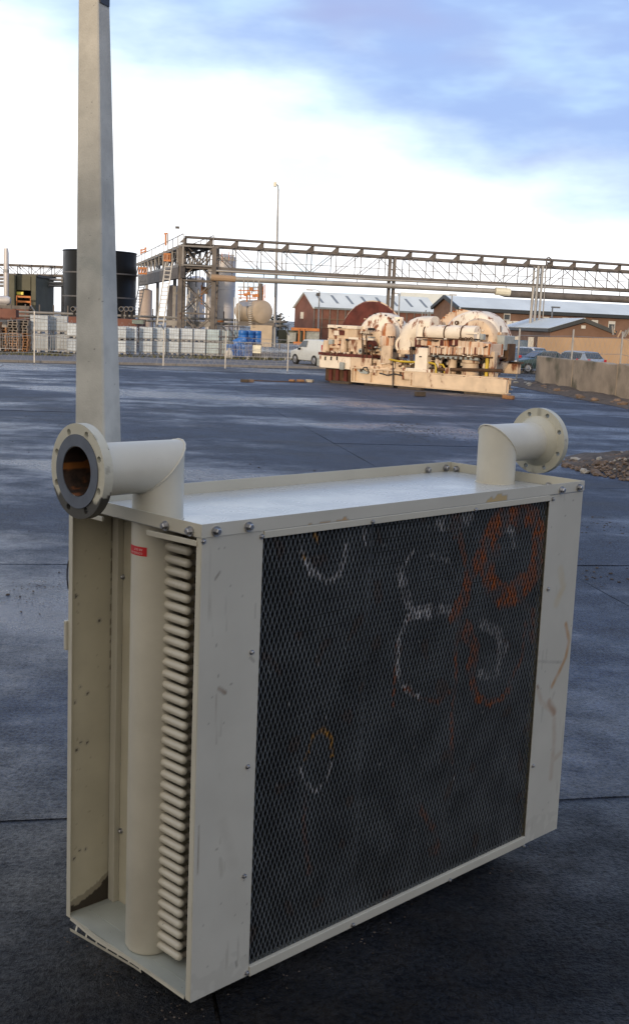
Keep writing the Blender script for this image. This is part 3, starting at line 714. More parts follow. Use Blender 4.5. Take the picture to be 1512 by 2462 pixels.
# ------------------------------------------------------------------ the old machine on its skid
class Frame:
    """an upright plane through the ground points o -> e; v is the distance behind it"""
    def __init__(s, o, e):
        s.o = V((o.x, o.y, 0)); d = V((e.x - o.x, e.y - o.y, 0)); s.u = d.normalized(); s.v = V((-s.u.y, s.u.x, 0))
        if s.v.y < 0: s.v = -s.v
        s.M = Matrix(((s.u.x, s.v.x, 0, s.o.x), (s.u.y, s.v.y, 0, s.o.y), (0, 0, 1, 0), (0, 0, 0, 1))); s.I = s.M.inverted()
    def at(s, x, y, v=0.0):
        c = s.I @ CAM; d = s.I.to_3x3() @ ray(x, y); t = (v - c.y) / d.y; return c + d * t     # (u, v, z)
    def k(s, x, y, v=0): return FPX / (s.M @ s.at(x, y, v) - CAM).dot(FW)                     # px per metre there
MF = Frame(G(845, 924), G(1215, 955))
mach = thing('compressor_skid', 'huge cream and rust coloured machine with two round casings on a skid', 'machine', M=MF.M)
def mbox(name, m, x0, y0, x1, y1, v0, v1, bev=.03, parent=mach, sub=None):
    xc, yc = (x0 + x1) / 2, (y0 + y1) / 2
    return MB().box((MF.at(x0, yc, v0).x, v0, max(MF.at(xc, y1, v0).z, .02)), (MF.at(x1, yc, v0).x, v1, MF.at(xc, y0, v0).z)).build(name, m, parent, local=True, bevel=bev)
def mcyl(name, m, x0, y0, y1, rpx, v, prof=None, n=20):
    a, b = MF.at(x0, y1, v), MF.at(x0, y0, v); r = rpx / MF.k(x0, y1, v); h = b.z - a.z
    prof = prof or [(0, 0), (1, 0), (1, 1), (0, 1)]
    return MB().lathe((a.x, v, a.z), (0, 0, 1), [(r * p, h * q_) for p, q_ in prof], n).build(name, m, mach, local=True, smooth=45)
def mdisc(name, m, x, y, rpx, v0, prof, n=40):
    """prof in (share of the radius, metres behind v0)"""
    c = MF.at(x, y, v0); r = rpx / MF.k(x, y, v0)
    return MB().lathe((c.x, v0, c.z), (0, 1, 0), [(r * p, h) for p, h in prof], n).build(name, m, mach, local=True, smooth=45)
def mpipe(name, m, pts, rpx, v, n=8):
    ps = [MF.at(x, y, v if not isinstance(v, list) else v[i]) for i, (x, y) in enumerate(pts)]
    return MB().tube(ps, rpx / MF.k(*pts[0], v if not isinstance(v, list) else v[0]), n).build(name, m, mach, local=True, smooth=50)
# skid: long lower beam with flanges and stiffeners
def ibeam(name, m, x0, ya0, yb0, x1, ya1, yb1, v0, stiff):
    p0, p1 = MF.at(x0, yb0, v0), MF.at(x1, yb1, v0); h = MF.at(x0, ya0, v0).z - p0.z; zb = .10
    b = MB(); b.box((p0.x, v0, zb), (p1.x, v0 + .35, zb + .05)); b.box((p0.x, v0, zb + h - .05), (p1.x, v0 + .35, zb + h)); b.box((p0.x, v0 + .13, zb + .05), (p1.x, v0 + .16, zb + h - .05))
    be = b.build(name, m, mach, local=True)
    for s in stiff:
        x = p0.x + (p1.x - p0.x) * s; MB().box((x - .02, v0 + .01, zb + .05), (x + .02, v0 + .13, zb + h - .05)).build('stiffener', m, be, local=True)
    return h
hb = ibeam('skid_beam', 'beam_cream', 843, 890, 926, 1216, 916, 955, 0, (0, .02, .13, .28, .40, .545, .615, .63))
a = MF.at(1107, 930, 0); MB().box((MF.at(990, 930, 0).x, -.02, .13), (MF.at(1216, 930, 0).x, .125, .68)).build('beam_cover', 'beam_cream', mach, local=True, bevel=.02)
MB().box((MF.at(996, 930, 0).x, -.03, .13), (MF.at(1024, 930, 0).x, .12, .70)).build('beam_cover', 'beam_cream', mach, local=True, bevel=.02)
ibeam('skid_beam', 'beam_cream', 1100, 875, 902, 1225, 870, 898, 2.9, ())
mbox('cross_beam', 'cream_rust', 1192, 872, 1243, 898, 2.6, 2.9)
mbox('cross_beam_top', 'brown_rust', 1190, 869, 1246, 873, 2.5, 2.95, 0)
mbox('support_block', 'brown_rust', 781, 886, 842, 921, .7, 2.6, .05)
for x in (790, 806, 826): mbox('support_plate', 'deep_rust', x, 888, x + 7, 920, .6, .7, 0)
# upper deck
mbox('deck_beam', 'white_rust', 767, 856, 842, 886, .35, .75)
mbox('deck_beam', 'cream_rust', 842, 860, 892, 893, .25, .7)
mbox('deck_ledge', 'deep_rust', 765, 850, 895, 857, .3, 3.0, 0)
for x in (780, 794, 808): mbox('slot', 'dark_gap', x, 857, x + 3.5, 866, .335, .36, 0)
mbox('deck_end', 'tarp_grey', 761, 860, 772, 880, .9, 1.5)
mbox('deck_plate', 'cream_rust', 850, 886, 1030, 894, .1, 3.0, .01)
mbox('sole_plate', 'cream_rust', 892, 866, 962, 908, .30, 2.6)
mbox('sole_block', 'cream_rust', 888, 880, 906, 902, .08, .3)
mbox('pedestal', 'cream_rust', 962, 893, 1030, 915, .02, 1.2, .05)
mbox('pedestal_cap', 'white_rust', 966, 886, 1033, 894, -.02, 1.1, .02)
# left gear case
mbox('gear_case', 'cream_rust', 788, 789, 856, 816, .7, 3.2, .06)
mbox('gear_lid', 'white_rust', 787, 782, 858, 790, .65, 3.25, .02)
mbox('gear_window', 'deep_rust', 813, 794, 827, 806, .66, .70, 0); mbox('gear_cover', 'white_rust', 803, 795, 815, 806, .64, .68, 0)
mbox('gear_base', 'streak_rust', 786, 813, 838, 838, .75, 3.2, .05)
mbox('gear_foot', 'cream_rust', 788, 836, 840, 853, .8, 3.0, .05)
mcyl('bearing_pot', 'cream_rust', 784, 818, 852, 11, .75, [(0, 0), (1.1, 0), (.95, .3), (.7, 1), (0, 1)])
mcyl('bearing_pot', 'cream_rust', 826, 814, 852, 10, .62, [(0, 0), (1, 0), (.9, .4), (.75, 1), (0, 1)])
mbox('lug_box', 'tarp_grey', 789, 816, 799, 829, .6, .8)
a, b = MF.at(838, 852, .45), MF.at(892, 813, .45)
z = lambda y: MF.at(860, y, .45).z; x = lambda xx: MF.at(xx, 830, .45).x
MB().prism([(x(838), .45, z(813)), (x(895), .45, z(813)), (x(895), .45, z(829)), (x(873), .45, z(829)), (x(873), .45, z(861)), (x(846), .45, z(861)), (x(838), .45, z(838))], (0, 1.5, 0)).build('valve_housing', 'cream_rust', mach, local=True, bevel=.03)
mbox('housing_band', 'white_rust', 837, 812, 897, 817, .40, .46, 0)
mdisc('port', 'tarp_grey', 866, 844, 6.5, .38, [(.45, .0), (1, .0), (1, .1)], 18); mdisc('port_hole', 'dark_gap', 866, 844, 3.3, .39, [(0, .02), (1, 0), (1, .05)], 14)
# first round casing
mdisc('casing_flange', 'deep_rust', 889, 818, 92, 2.1, [(0, .02), (.80, .02), (.97, -.02), (1, .03), (1, .22), (.9, .3), (0, .3)], 56)
rim = MF.at(889, 818, 2.1); rr = 92 / MF.k(889, 818, 2.1)
MB().tube([(rim.x + rr * cos(t), 2.2, rim.z + rr * sin(t)) for t in [radians(18 + 8 * i) for i in range(21)]], .05, 8).build('flange_rim', 'cream_rust', mach, local=True, smooth=50)
mdisc('round_casing', 'white_rust', 903, 815, 63, 1.05, [(0, -.10), (.35, -.10), (.55, 0), (.80, .06), (.93, .16), (1, .34), (1, .95), (.98, 1.02)], 56)
mdisc('casing_hub', 'cream_rust', 898, 826, 34, .85, [(0, 0), (.8, 0), (1, .1), (1, .4)], 32)
for i in range(9): 
    t = radians(40 + 15 * i); c = MF.at(903, 815, 1.0); r = 61 / MF.k(903, 815, 1.0)
    MB().cbox((c.x + r * cos(t), 1.12, c.z + r * sin(t)), (.05, .10, .05)).build('casing_stud', 'brown_rust' if i % 3 else 'cream_rust', mach, local=True)
mbox('lifting_lug', 'white_rust', 946, 762, 966, 783, 1.5, 1.65, .03); mdisc('lug_hole', 'dark_gap', 958, 770, 2.6, 1.49, [(0, 0), (1, 0), (1, .02)], 12)
# stacked ladder-like bracket between gear case and casing
for i in range(5): mbox('bracket_step', 'white_rust', 866 + i * 4.4, 796, 868 + i * 4.4, 803, .60, .72, 0)
mbox('bracket_step', 'brown_rust', 864, 802, 890, 804, .58, .74, 0)
mdisc('side_port', 'deep_rust', 888, 829, 11, .30, [(0, .1), (.8, .1), (1, 0), (1, .3)], 18)
# front column with nozzle
mcyl('column', 'white_rust', 926.5, 830, 875, 12.5, .35)
mbox('column_face', 'cream_rust', 915, 831, 938, 874, .12, .3, .02)
mcyl('column_band', 'streak_rust', 930, 808, 831, 17, .40, [(0, 0), (.95, 0), (1, .12), (1, .86), (.9, 1), (0, 1)])
mcyl('nozzle', 'streak_rust', 934, 776, 809, 18, .55, [(0, 0), (1, 0), (1, .35), (.9, .7), (.6, .95), (0, 1)])
for x_ in range(914, 948, 6): mbox('flange_bolt', 'brown_rust', x_, 808, x_ + 3, 812, .18, .24, 0)
# elbow casing in the middle with the open rusty mouth
el_ = [(1046, 789), (1018, 789)] + [(1018 - 33 * sin(a), 822 - 33 * cos(a)) for a in (.26, .52, .78, 1.05, 1.31, pi / 2)] + [(985, 852)]
MB().tube([MF.at(x_, y_, .95) for x_, y_ in el_], 28 / MF.k(1000, 810, .95), 28).build('volute_elbow', 'white_rust', mach, local=True, smooth=60)
mcyl('elbow_flange', 'cream_rust', 985, 842, 850, 32, .95)
mdisc('mouth_ring', 'white_rust', 968, 829, 22, .50, [(.72, 0), (1, 0), (1, .3), (.72, .3)], 26); mdisc('mouth', 'deep_rust', 968, 829, 16.5, .52, [(0, .15), (.9, .05), (1, 0)], 24)
mcyl('riser', 'white_rust', 1012, 770, 815, 13, .6, [(0, 0), (1, 0), (1, .7), (.6, 1), (0, 1)])
mbox('rust_corner', 'deep_rust', 996, 812, 1012, 834, .3, .6, .02)
# lying white drum pipe along the skid
a, b = MF.at(1024, 800, .7), MF.at(1148, 803, .7); r = 19 / MF.k(1080, 800, .7)
MB().lathe(a, (b - a), [(0, 0), (r, 0), (r, (b - a).length), (0, (b - a).length)], 28).build('white_pipe', 'white_rust', mach, local=True, smooth=45)
for s in (.02, .42, .74): MB().lathe(a + (b - a) * s, (b - a), [(r * 1.0, 0), (r * 1.05, .0), (r * 1.05, .06), (r, .06)], 28).build('pipe_band', 'brown_rust', mach, local=True)
# manifold rows
mbox('manifold', 'streak_rust', 1000, 814, 1108, 833, .30, 1.2, .03)
mbox('manifold', 'streak_rust', 1027, 834, 1178, 855, .22, 1.3, .03)
mbox('valve_chest', 'streak_rust', 1107, 821, 1160, 852, .05, 1.2, .03)
mbox('valve_chest', 'streak_rust', 1158, 826, 1176, 854, .12, 1.2, .02)
mbox('manifold_lip', 'brown_rust', 1000, 812, 1108, 815, .26, 1.2, 0); mbox('manifold_lip', 'brown_rust', 1027, 853, 1182, 857, .2, 1.3, 0)
for x_ in (1057, 1078, 1092): mbox('recess', 'deep_rust', x_, 817, x_ + 8, 832, .28, .31, 0)
for i, x_ in enumerate(range(1032, 1178, 9)): mbox('rib', 'white_rust' if i % 3 else 'deep_rust', x_, 835, x_ + 2, 853, .0 if 1105 < x_ < 1160 else .19, .24, 0)
for i in range(5): mdisc('valve_ring', 'brown_rust', 1105 + i * 6.5, 814 + (i % 2), 3.4, .02, [(.55, 0), (1, 0), (1, .06), (.55, .06)], 12)
mbox('pipe_rack', 'white_rust', 1116, 799, 1150, 803, .2, .3, 0); mbox('pipe_rack', 'white_rust', 1146, 801, 1151, 823, .2, .3, 0)
mbox('gauge', 'tarp_grey', 1153, 803, 1161, 817, .2, .4, .02)
# second round casing
mdisc('casing_flange', 'streak_rust', 1108, 832, 86, 2.5, [(0, .0), (1, 0), (1, .2), (0, .25)], 52)
for i in range(14):
    t = radians(95 + 7 * i); c = MF.at(1108, 832, 2.4); r = 86 / MF.k(1108, 832, 2.4)
    MB().cbox((c.x + r * cos(t), 2.55, c.z + r * sin(t)), (.06, .3, .06), None).build('rim_bolt', 'streak_rust', mach, local=True)
mdisc('round_casing', 'white_rust', 1122, 832, 85, 1.35, [(0, 0), (.62, 0), (.70, .06), (.88, .12), (.97, .25), (1, .5), (1, 1.2)], 56)
mdisc('casing_cover', 'cream_rust', 1141, 817, 51, 1.0, [(0, .05), (.6, .0), (.92, .05), (1, .16), (1, .4)], 36)
for i in range(7):
    t = radians(10 + 24 * i); c = MF.at(1140, 828, .98); r = 40 / MF.k(1140, 828, .98)
    MB().cbox((c.x + r * cos(t), 1.0, c.z + r * sin(t)), (.08, .16, .08)).build('cover_nut', 'brown_rust' if i % 2 else 'white_rust', mach, local=True)
mdisc('eye_ring', 'brown_rust', 1096, 776, 5, 1.3, [(.5, 0), (1, 0), (1, .1)], 14)
# cylinders and pipes below the manifolds
mbox('dark_bay', 'dark_gap', 1036, 862, 1178, 912, 1.6, 1.7, 0)
mcyl('cylinder', 'white_rust', 1051, 858, 915, 9, .55); mcyl('cylinder', 'cream_rust', 1085, 858, 915, 10.5, .5)
mcyl('big_cylinder', 'cream_rust', 1128, 862, 921, 21, .6, [(0, 0), (1, 0), (1, .60), (.92, .64), (.92, .8), (1.05, .84), (1.05, 1), (0, 1)], 28)
mbox('strut', 'cream_rust', 1068, 884, 1079, 916, .1, .3, .02)
mpipe('rust_pipe', 'brown_rust', [(1048, 888), (1120, 889), (1206, 891)], 4, .2)
mpipe('yellow_pipe', 'yellow_pipe', [(936, 864), (960, 869), (985, 870), (1035, 872), (1045, 875), (1048, 884), (1047, 912)], 2.4, .15)
mpipe('yellow_pipe', 'yellow_pipe', [(1056, 876), (1064, 877), (1068, 884), (1068, 912)], 2.4, .25)
mbox('cable_tray', 'tarp_grey', 1034, 857, 1148, 863, .15, .3, 0)
for i in range(9): mbox('cable_clip', 'brown_rust', 1038 + i * 12, 858, 1042 + i * 12, 864, .1, .16, 0)
mcyl('post', 'yellow_pipe', 1167, 856, 922, 4.5, .35, [(1.4, 0), (1, .1), (1, 1), (0, 1)], 12)
mbox('post', 'cream_rust', 1175, 845, 1186, 922, .3, .55, .02); mcyl('post_foot', 'cream_rust', 1188, 896, 922, 8, .7, [(0, 0), (1.2, 0), (.8, .5), (1, 1), (0, 1)])
mbox('column', 'white_rust', 997, 836, 1026, 888, .0, .35, .02); mbox('column_mark', 'dark_gap', 1007, 856, 1013, 859, -.01, .02, 0)
# right end valves
mbox('valve_block', 'tarp_grey', 1178, 806, 1211, 842, 1.3, 2.2, .04); mbox('valve_block', 'cream_rust', 1180, 798, 1204, 810, 1.4, 2.0, .03)
mpipe('valve_stem', 'brown_rust', [(1203, 806), (1203, 783)], 1.5, 1.6); mpipe('valve_arm', 'brown_rust', [(1178, 806), (1206, 803)], 2, 1.5)
mbox('valve_bracket', 'brown_rust', 1207, 826, 1221, 868, 1.6, 2.2, .02); mbox('name_plate', 'pink_blue', 1196, 848, 1206, 865, 1.7, 1.75, 0)
mbox('valve_box', 'dark_gap', 1184, 842, 1210, 868, 1.75, 2.4, 0); mbox('valve_flange', 'cream_rust', 1206, 818, 1216, 838, 1.5, 2.2, .02)
# loose bits lying about the deck
mpipe('hose', 'dark_gap', [(868, 892), (874, 884), (881, 883), (887, 895)], 1.6, .0); mpipe('hose', 'bracket_dark', [(912, 897), (930, 902), (950, 899), (966, 903)], 1.6, -.05)
a = MF.at(858, 893, 0.05); MB().prism([MF.at(858, 889, .0), MF.at(868, 888, .0), MF.at(884, 896, .0), MF.at(882, 899, .0), MF.at(866, 897, .0)], (0, .3, .03)).build('tarp_scrap', 'tarp_grey', mach, local=True)
mbox('tarp_scrap', 'tarp_grey', 815, 871, 825, 889, .2, .34, .03)
mpipe('lever', 'bracket_dark', [(944, 868), (944, 948)], 1.6, -.12); mcyl('lever_foot', 'tarp_grey', 944, 942, 950, 2.6, -.12)
rnd = random.Random(5)
for i in range(46):
    x_ = rnd.uniform(892, 1035); y_ = rnd.choice((862, 868, 874, 880, 886)) + rnd.uniform(-3, 3); w = rnd.uniform(2, 7); h = rnd.uniform(2, 6); v = rnd.uniform(.12, .3)
    if 997 < x_ < 1026: continue
    mbox('fitting', rnd.choice(('cream_rust', 'white_rust', 'brown_rust', 'streak_rust', 'tarp_grey')), x_, y_, x_ + w, y_ + h, v, v + .25, .01)
for i in range(30):
    x_ = rnd.uniform(845, 1210); v = rnd.uniform(-.02, .02); t = (x_ - 843) / 373; y_ = 890 + 27 * t
    mbox('fitting', rnd.choice(('cream_rust', 'brown_rust', 'streak_rust')), x_, y_ - rnd.uniform(3, 7), x_ + rnd.uniform(2, 6), y_ + 2, v, v + .3, .01)
for i in range(60):                                       # small fittings and dark boxes standing for the shadowed gaps in the bays
    x_ = rnd.uniform(1030, 1176); y_ = rnd.uniform(857, 905); w = rnd.uniform(2, 8); h = rnd.uniform(2, 9); v = rnd.uniform(.9, 1.4)
    mbox('fitting', rnd.choice(('dark_gap', 'brown_rust', 'deep_rust', 'cream_rust')), x_, y_, x_ + w, y_ + h, v, v + .3, .01)
for i in range(50):  # more clutter, its black boxes standing for shade between the parts
    x_ = rnd.uniform(868, 998); y_ = rnd.uniform(826, 868); w = rnd.uniform(2, 6); h = rnd.uniform(2, 9); v = rnd.uniform(.3, .6)
    if 912 < x_ < 940 or 945 < x_ < 985 and y_ < 850: continue
    mbox('fitting', rnd.choice(('dark_gap', 'brown_rust', 'deep_rust', 'cream_rust', 'tarp_grey')), x_, y_, x_ + w, y_ + h, v, v + .3, .01)
for i in range(26):
    x_ = rnd.uniform(1000, 1175); y_ = rnd.choice((815, 833, 855)) + rnd.uniform(-3, 2)
    mbox('fitting', rnd.choice(('dark_gap', 'brown_rust', 'brown_rust', 'white_rust')), x_, y_, x_ + rnd.uniform(2, 8), y_ + rnd.uniform(2, 4), .0, .3, .005)
for i in range(24):
    x_ = rnd.uniform(786, 900); y_ = rnd.choice((790, 813, 830, 850)) + rnd.uniform(-4, 3)
    mbox('fitting', rnd.choice(('dark_gap', 'brown_rust', 'deep_rust', 'tarp_grey', 'streak_rust')), x_, y_, x_ + rnd.uniform(2, 8), y_ + rnd.uniform(2, 6), .45, .75, .01)
for x0_, y0_, x1_, y1_ in ((870, 800, 872, 884), (880, 806, 882, 890), (893, 830, 896, 892), (985, 834, 988, 884), (990, 840, 992, 884)): mpipe('riser_pipe', 'brown_rust', [(x0_, y0_), (x1_, y1_)], 1.6, .28)
for i in range(16):
    x_ = rnd.uniform(770, 842); mbox('fitting', rnd.choice(('brown_rust', 'cream_rust', 'white_rust')), x_, 846 + rnd.uniform(-3, 2), x_ + rnd.uniform(2, 7), 853, .3, .5, .01)
# sleepers and blocks under and beside the machine
for i, (x0_, x1_, v_) in enumerate(((796, 842, -.1), (960, 1016, -.15), (1120, 1216, .1), (880, 950, .2))):
    a, b = MF.at(x0_, 930, v_), MF.at(x1_, 930, v_); p = MF.M @ V((a.x, v_, 0)); e = MF.M @ V((b.x, v_, 0))
    s = tag(MB().bar(p + V((0, 0, .05)), e + V((0, 0, .05)), .28, .10).build('sleeper', 'timber_dark'), ['short timber sleeper under the stepped left end of the rusty machine', 'timber sleeper under the middle column of the rusty machine', 'timber sleeper under the right end of the rusty machine', 'timber sleeper under the left casing of the rusty machine'][i], 'sleeper', 'sleepers under the machine')
for i, (x_, y_, s_, l) in enumerate(((1009, 953, .30, 'brown timber block on the ground in front of the machine column'), (1212, 958, .26, 'orange brick by the right corner of the machine skid'), (1225, 960, .24, 'orange broken brick just beyond the machine skid corner'))):
    p = G(x_, y_); tag(MB().cbox((0, 0, s_ * .3), (s_ * 1.3, s_ * .7, s_ * .6), yaw_at(p, .4 + i)).build('block' if i == 0 else 'brick', 'timber_dark' if i == 0 else 'safety_orange' if False else 'wood_orange', bevel=.02), l, 'timber block' if i == 0 else 'brick')

# ------------------------------------------------------------------ concrete wall at the right and what lies at its foot
wl, wr = G(1284, 925), G(1512, 968); wdir = (wr - wl).normalized(); wn = V((wdir.y, -wdir.x, 0))
if wn.x < 0: wn = -wn
WM = Matrix(((wdir.x, wn.x, 0, wl.x), (wdir.y, wn.y, 0, wl.y), (0, 0, 1, 0), (0, 0, 0, 1)))
cw = thing('concrete_wall', 'low stained concrete wall with rubble along its foot', 'wall', M=WM)
for i in range(5):
    b = MB(); l0, l1 = i * 5.1 + .01, i * 5.1 + 5.09; nn = 10; rnd = random.Random(i)
    top = [(l0 + (l1 - l0) * k / nn, 1.40 + .02 * i + rnd.uniform(-.025, .02)) for k in range(nn + 1)]
    b.prism([(l0, 0, -.05)] + [(x_, 0, z_) for x_, z_ in top] [0:] + [(l1, 0, -.05)], (0, .45, 0)).build('wall_panel', 'concrete_wall', cw, local=True, bevel=.03)
def rubble_bits(name, label, pts, mats, seed):
    rnd = random.Random(seed); out = []
    for i, (p, r) in enumerate(pts): pass
rb = thing('rubble_strip', 'strip of broken stone, soil and weeds along the concrete wall foot', 'rubble', M=WM)
mb = MB(); rnd = random.Random(11); nx = 46; pts = []
for i in range(nx + 1):
    x_ = -3 + 25 * i / nx
    for j, (y_, z_) in enumerate(((-.02, .16), (-.5, .13), (-1.1, .07), (-1.7, .0))): pts.append(V((x_, y_ + rnd.uniform(-.12, .12) * (j > 0), z_ * rnd.uniform(.4, 1.3) + .01)))
mb.add(pts, [(i * 4 + j, i * 4 + j + 1, i * 4 + j + 5, i * 4 + j + 4) for i in range(nx) for j in range(3)]).build('soil_bank', 'soil', rb, local=True, smooth=60)
protos = [MB().rock((0, 0, 0), .17, s).mesh('stone') for s in range(6)]
for me in protos[:4]: me.materials.append(MATS['stone'])
for me in protos[4:]: me.materials.append(MATS['stone_pale'])
def put_stone(parent, M, rnd, r):
    o = bpy.data.objects.new('stone', rnd.choice(protos)); COL.objects.link(o); o.parent = parent
    o.matrix_local = M @ Matrix.Rotation(rnd.uniform(0, 6.28), 4, 'Z') @ Matrix.Rotation(rnd.uniform(-.6, .6), 4, 'X') @ Matrix.Diagonal((r, r * rnd.uniform(.7, 1.2), r * rnd.uniform(.6, 1), 1))
for i in range(120):
    x_ = rnd.uniform(-3, 20); y_ = -abs(rnd.gauss(0, .6)) - .1
    put_stone(rb, Matrix.Translation((x_, y_, .06)), rnd, rnd.choice((.4, .5, .6, .7, .9, 1.3)))
p = G(1512 - 20, 950); 
yb = G(1515 * 0 + 1513, 950)
def on_ground_block(x_, y_, sx, sy, sz, yaw, m, name, label, cat, tilt=0):
    p = G(x_, y_); return tag(MB().cbox((0, 0, sz / 2), (sx, sy, sz), yaw_at(p + V((0, 0, .06)), yaw) @ Matrix.Rotation(tilt, 4, 'Y')).build(name, m, bevel=.02), label, cat)
on_ground_block(1384, 938, .75, .45, .16, -.6, 'moss_block', 'slab', 'tilted yellowish mossy slab among the rubble', 'slab', .5)
on_ground_block(1412, 944, .85, .5, .42, -.9, 'rust_slab', 'slab', 'brown rust stained block leaning at the foot of the concrete wall', 'block', .1)
on_ground_block(1486, 948, .35, .35, .3, .3, 'stone_pale', 'stone_block', 'pale squarish stone near the right end of the wall rubble', 'stone', .2)
# heap of stones nearer the viewer
hc = G(1470, 1128); heap = thing('rubble_heap', 'heap of brown soil and broken stones at the right edge of the yard', 'rubble', hc)
mb = MB(); pts = []; nr, na = 9, 40; rnd = random.Random(4); HM = ROOTM[heap.name]
ex, ey = A_, B_
HX, HY = 2.05, 2.3
for i in range(nr + 1):
    for k in range(na):
        t = 2 * pi * k / na; f = i / nr; w = 1 + .14 * sin(3 * t + 1) + .08 * sin(7 * t)
        p = hc + V((1.25, 0, 0)) + ex * (HX * f * w * cos(t)) + ey * (HY * f * w * sin(t))
        pts.append(V((p.x, p.y, .34 * (1 - f ** 1.6) + rnd.uniform(-.03, .05) * (f < .98) + .004)))
mb.add(pts, [(i * na + k, i * na + (k + 1) % na, (i + 1) * na + (k + 1) % na, (i + 1) * na + k) for i in range(nr) for k in range(na)]).build('mound', 'soil', heap, smooth=60)
gb = MB()
for i in range(1500):
    t = rnd.uniform(0, 6.28); f = sqrt(rnd.random()) * 1.06; p = hc + V((1.25, 0, 0)) + ex * (HX * f * cos(t)) + ey * (HY * f * sin(t)); p.z = .34 * max(0, 1 - f ** 1.6) + .005; gb.rock(p, rnd.uniform(.02, .055), i, .7)
gb.build('gravel', 'stone', heap)['kind'] = 'stuff'
for i in range(260):
    t = rnd.uniform(0, 6.28); f = sqrt(rnd.random()) * 1.05; r = rnd.choice((.15, .2, .25, .3, .3, .4, .5, .75))
    p = V((1.25, 0, 0)) + ex * (HX * f * cos(t)) + ey * (HY * f * sin(t)); p.z = .34 * max(0, 1 - f ** 1.6) + .02
    put_stone(heap, Matrix.Translation(p), rnd, r)
# iron rod with bricks on the ground left of the machine
a, b = G(590, 917), G(738, 921)
tag(MB().tube([a + (b - a) * t + V((0, .05 * sin(t * 9), .04)) for t in [i / 10 for i in range(11)]], .022, 6).build('iron_rod', 'brown_rust'), 'dark iron rod lying across the wet yard near the machine', 'rod')
for i, (x_, l) in enumerate(((588, 'brown block at the far left end of the iron rod'), (600, 'brick under the left end of the iron rod'), (702, 'orange brick under the middle of the iron rod'), (722, 'brick under the right end of the iron rod'), (744, 'pale brick just past the right end of the iron rod'))):
    p = G(x_, 919); tag(MB().cbox((0, 0, .06), (.32, .22, .12), yaw_at(p, i * .7)).build('brick', ['timber_dark', 'stone', 'wood_orange', 'wood_orange', 'stone_pale'][i], bevel=.015), l, 'brick', 'bricks under the iron rod')

# crumbs of dirt on the concrete
cr = MB(); rnd = random.Random(21)
for i in range(300):
    x_, y_ = (rnd.uniform(0, 1512), 900 + 800 * rnd.random() ** 1.6); p = G(x_, y_)
    if (CI @ p).x > -.3 and (CI @ p).x < 2.7 and -.3 < (CI @ p).y < 1.1: continue
    cr.rock(p + V((0, 0, .004)), rnd.choice((.006, .009, .013, .02)) * (1 if p.y > 9 else .5), i, .5)
for cx_, cy_, n_, sp_ in ((90, 1410, 50, 22), (60, 1445, 30, 25), (1440, 1265, 40, 45), (960, 1026, 160, 22), (1010, 1040, 160, 26), (1120, 1058, 60, 20), (1420, 1390, 40, 40)):
    for i in range(n_):
        p = G(rnd.gauss(cx_, sp_ * 1.6), rnd.gauss(cy_, sp_ * .35)); cr.rock(p + V((0, 0, .005)), rnd.uniform(.004, .010) * (1 if p.y < 12 else 2.5), i, .4)
for i in range(130):                                      # grit gathered along the foot of the cooler
    if i % 2: p = CM @ V((rnd.uniform(0, 2.4), rnd.gauss(-.03, .05), 0))
    else: p = CM @ V((rnd.gauss(-.04, .05), rnd.uniform(0, .85), 0))
    cr.rock(V((p.x, p.y, .006)), rnd.uniform(.002, .006), i, .6)
tag(cr.build('dirt_crumbs', 'soil'), 'scattered crumbs of dirt on the wet concrete', 'dirt', kind='stuff')

# ------------------------------------------------------------------ fence along the yard edge
def fence_post(x, ytop, ybot, label, m='galv'):
    p = G(x, ybot); d = (p - CAM).dot(FW); z = P(x, ytop, d).z
    t = thing('fence_post', label, 'fence post', p, group='fence posts along the yard')
    MB().bar(p, p + V((0, 0, z)), .06).build('upright', m, t)
    MB().bar(p + V((0, 0, z)), p + V((-.12, -.22, z + .25)), .05).build('cranked_top', m, t)
    return p, z
fp = [fence_post(*a) for a in ((83.5, 748, 872, 'thin grey fence post in front of the stacked pallets'), (393, 792, 880, 'thin grey fence post in front of the middle of the white tote row'), (541.5, 796, 886, 'thin grey fence post beside the white sack and blue drums'), (691, 806, 892, 'thin grey fence post left of the parked white van'))]
frp = []
for x_, d, yt, l in ((1249, 62, 790, 'thin grey fence post behind the right end of the rusty machine'), (1378, 64, 792, 'thin grey fence post behind the concrete wall near the silver car'), (1496, 66, 797, 'thin grey fence post behind the concrete wall near the picture edge')):
    p = GD(x_, d); z = P(x_, yt, d).z
    t = thing('fence_post', l, 'fence post', p, group='fence posts along the yard'); MB().bar(p, p + V((0, 0, z)), .08).build('upright', 'galv', t); frp.append((p, z))
def wires(pts, label, n=3):
    t = thing('wire_fence', label, 'wire fence', pts[0][0])
    for k in range(n):
        f = (k + .6) / n
        mb = MB()
        for (p, z), (p2, z2) in zip(pts, pts[1:]): mb.tube([p + V((0, 0, z * f)), (p + p2) / 2 + V((0, 0, (z + z2) / 2 * f - .03)), p2 + V((0, 0, z2 * f))], .012, 4)
        mb.build('wire', 'galv', t)
    # chain link net
    mb = MB()
    for (p, z), (p2, z2) in zip(pts, pts[1:]):
        L_ = (p2 - p).length; n_ = int(L_ / .35)
        for i in range(n_):
            for s in (0, 1):
                a = p.lerp(p2, i / n_); b = p.lerp(p2, min(1, max(0, (i + (3 if s else -3)) / n_)))
                mb.bar(a + V((0, 0, .05)), b + V((0, 0, z * .85)), .006)
    o = mb.build('net', 'galv', t); o['kind'] = 'stuff'
wires([(G(-60, 868), 2.1)] + fp, 'thin wire fence running along the kerb in front of the totes')
wires([(GD(1190, 61), 2.2)] + frp + [(GD(1570, 67.2), 2.2)], 'thin wire fence running behind the concrete wall')

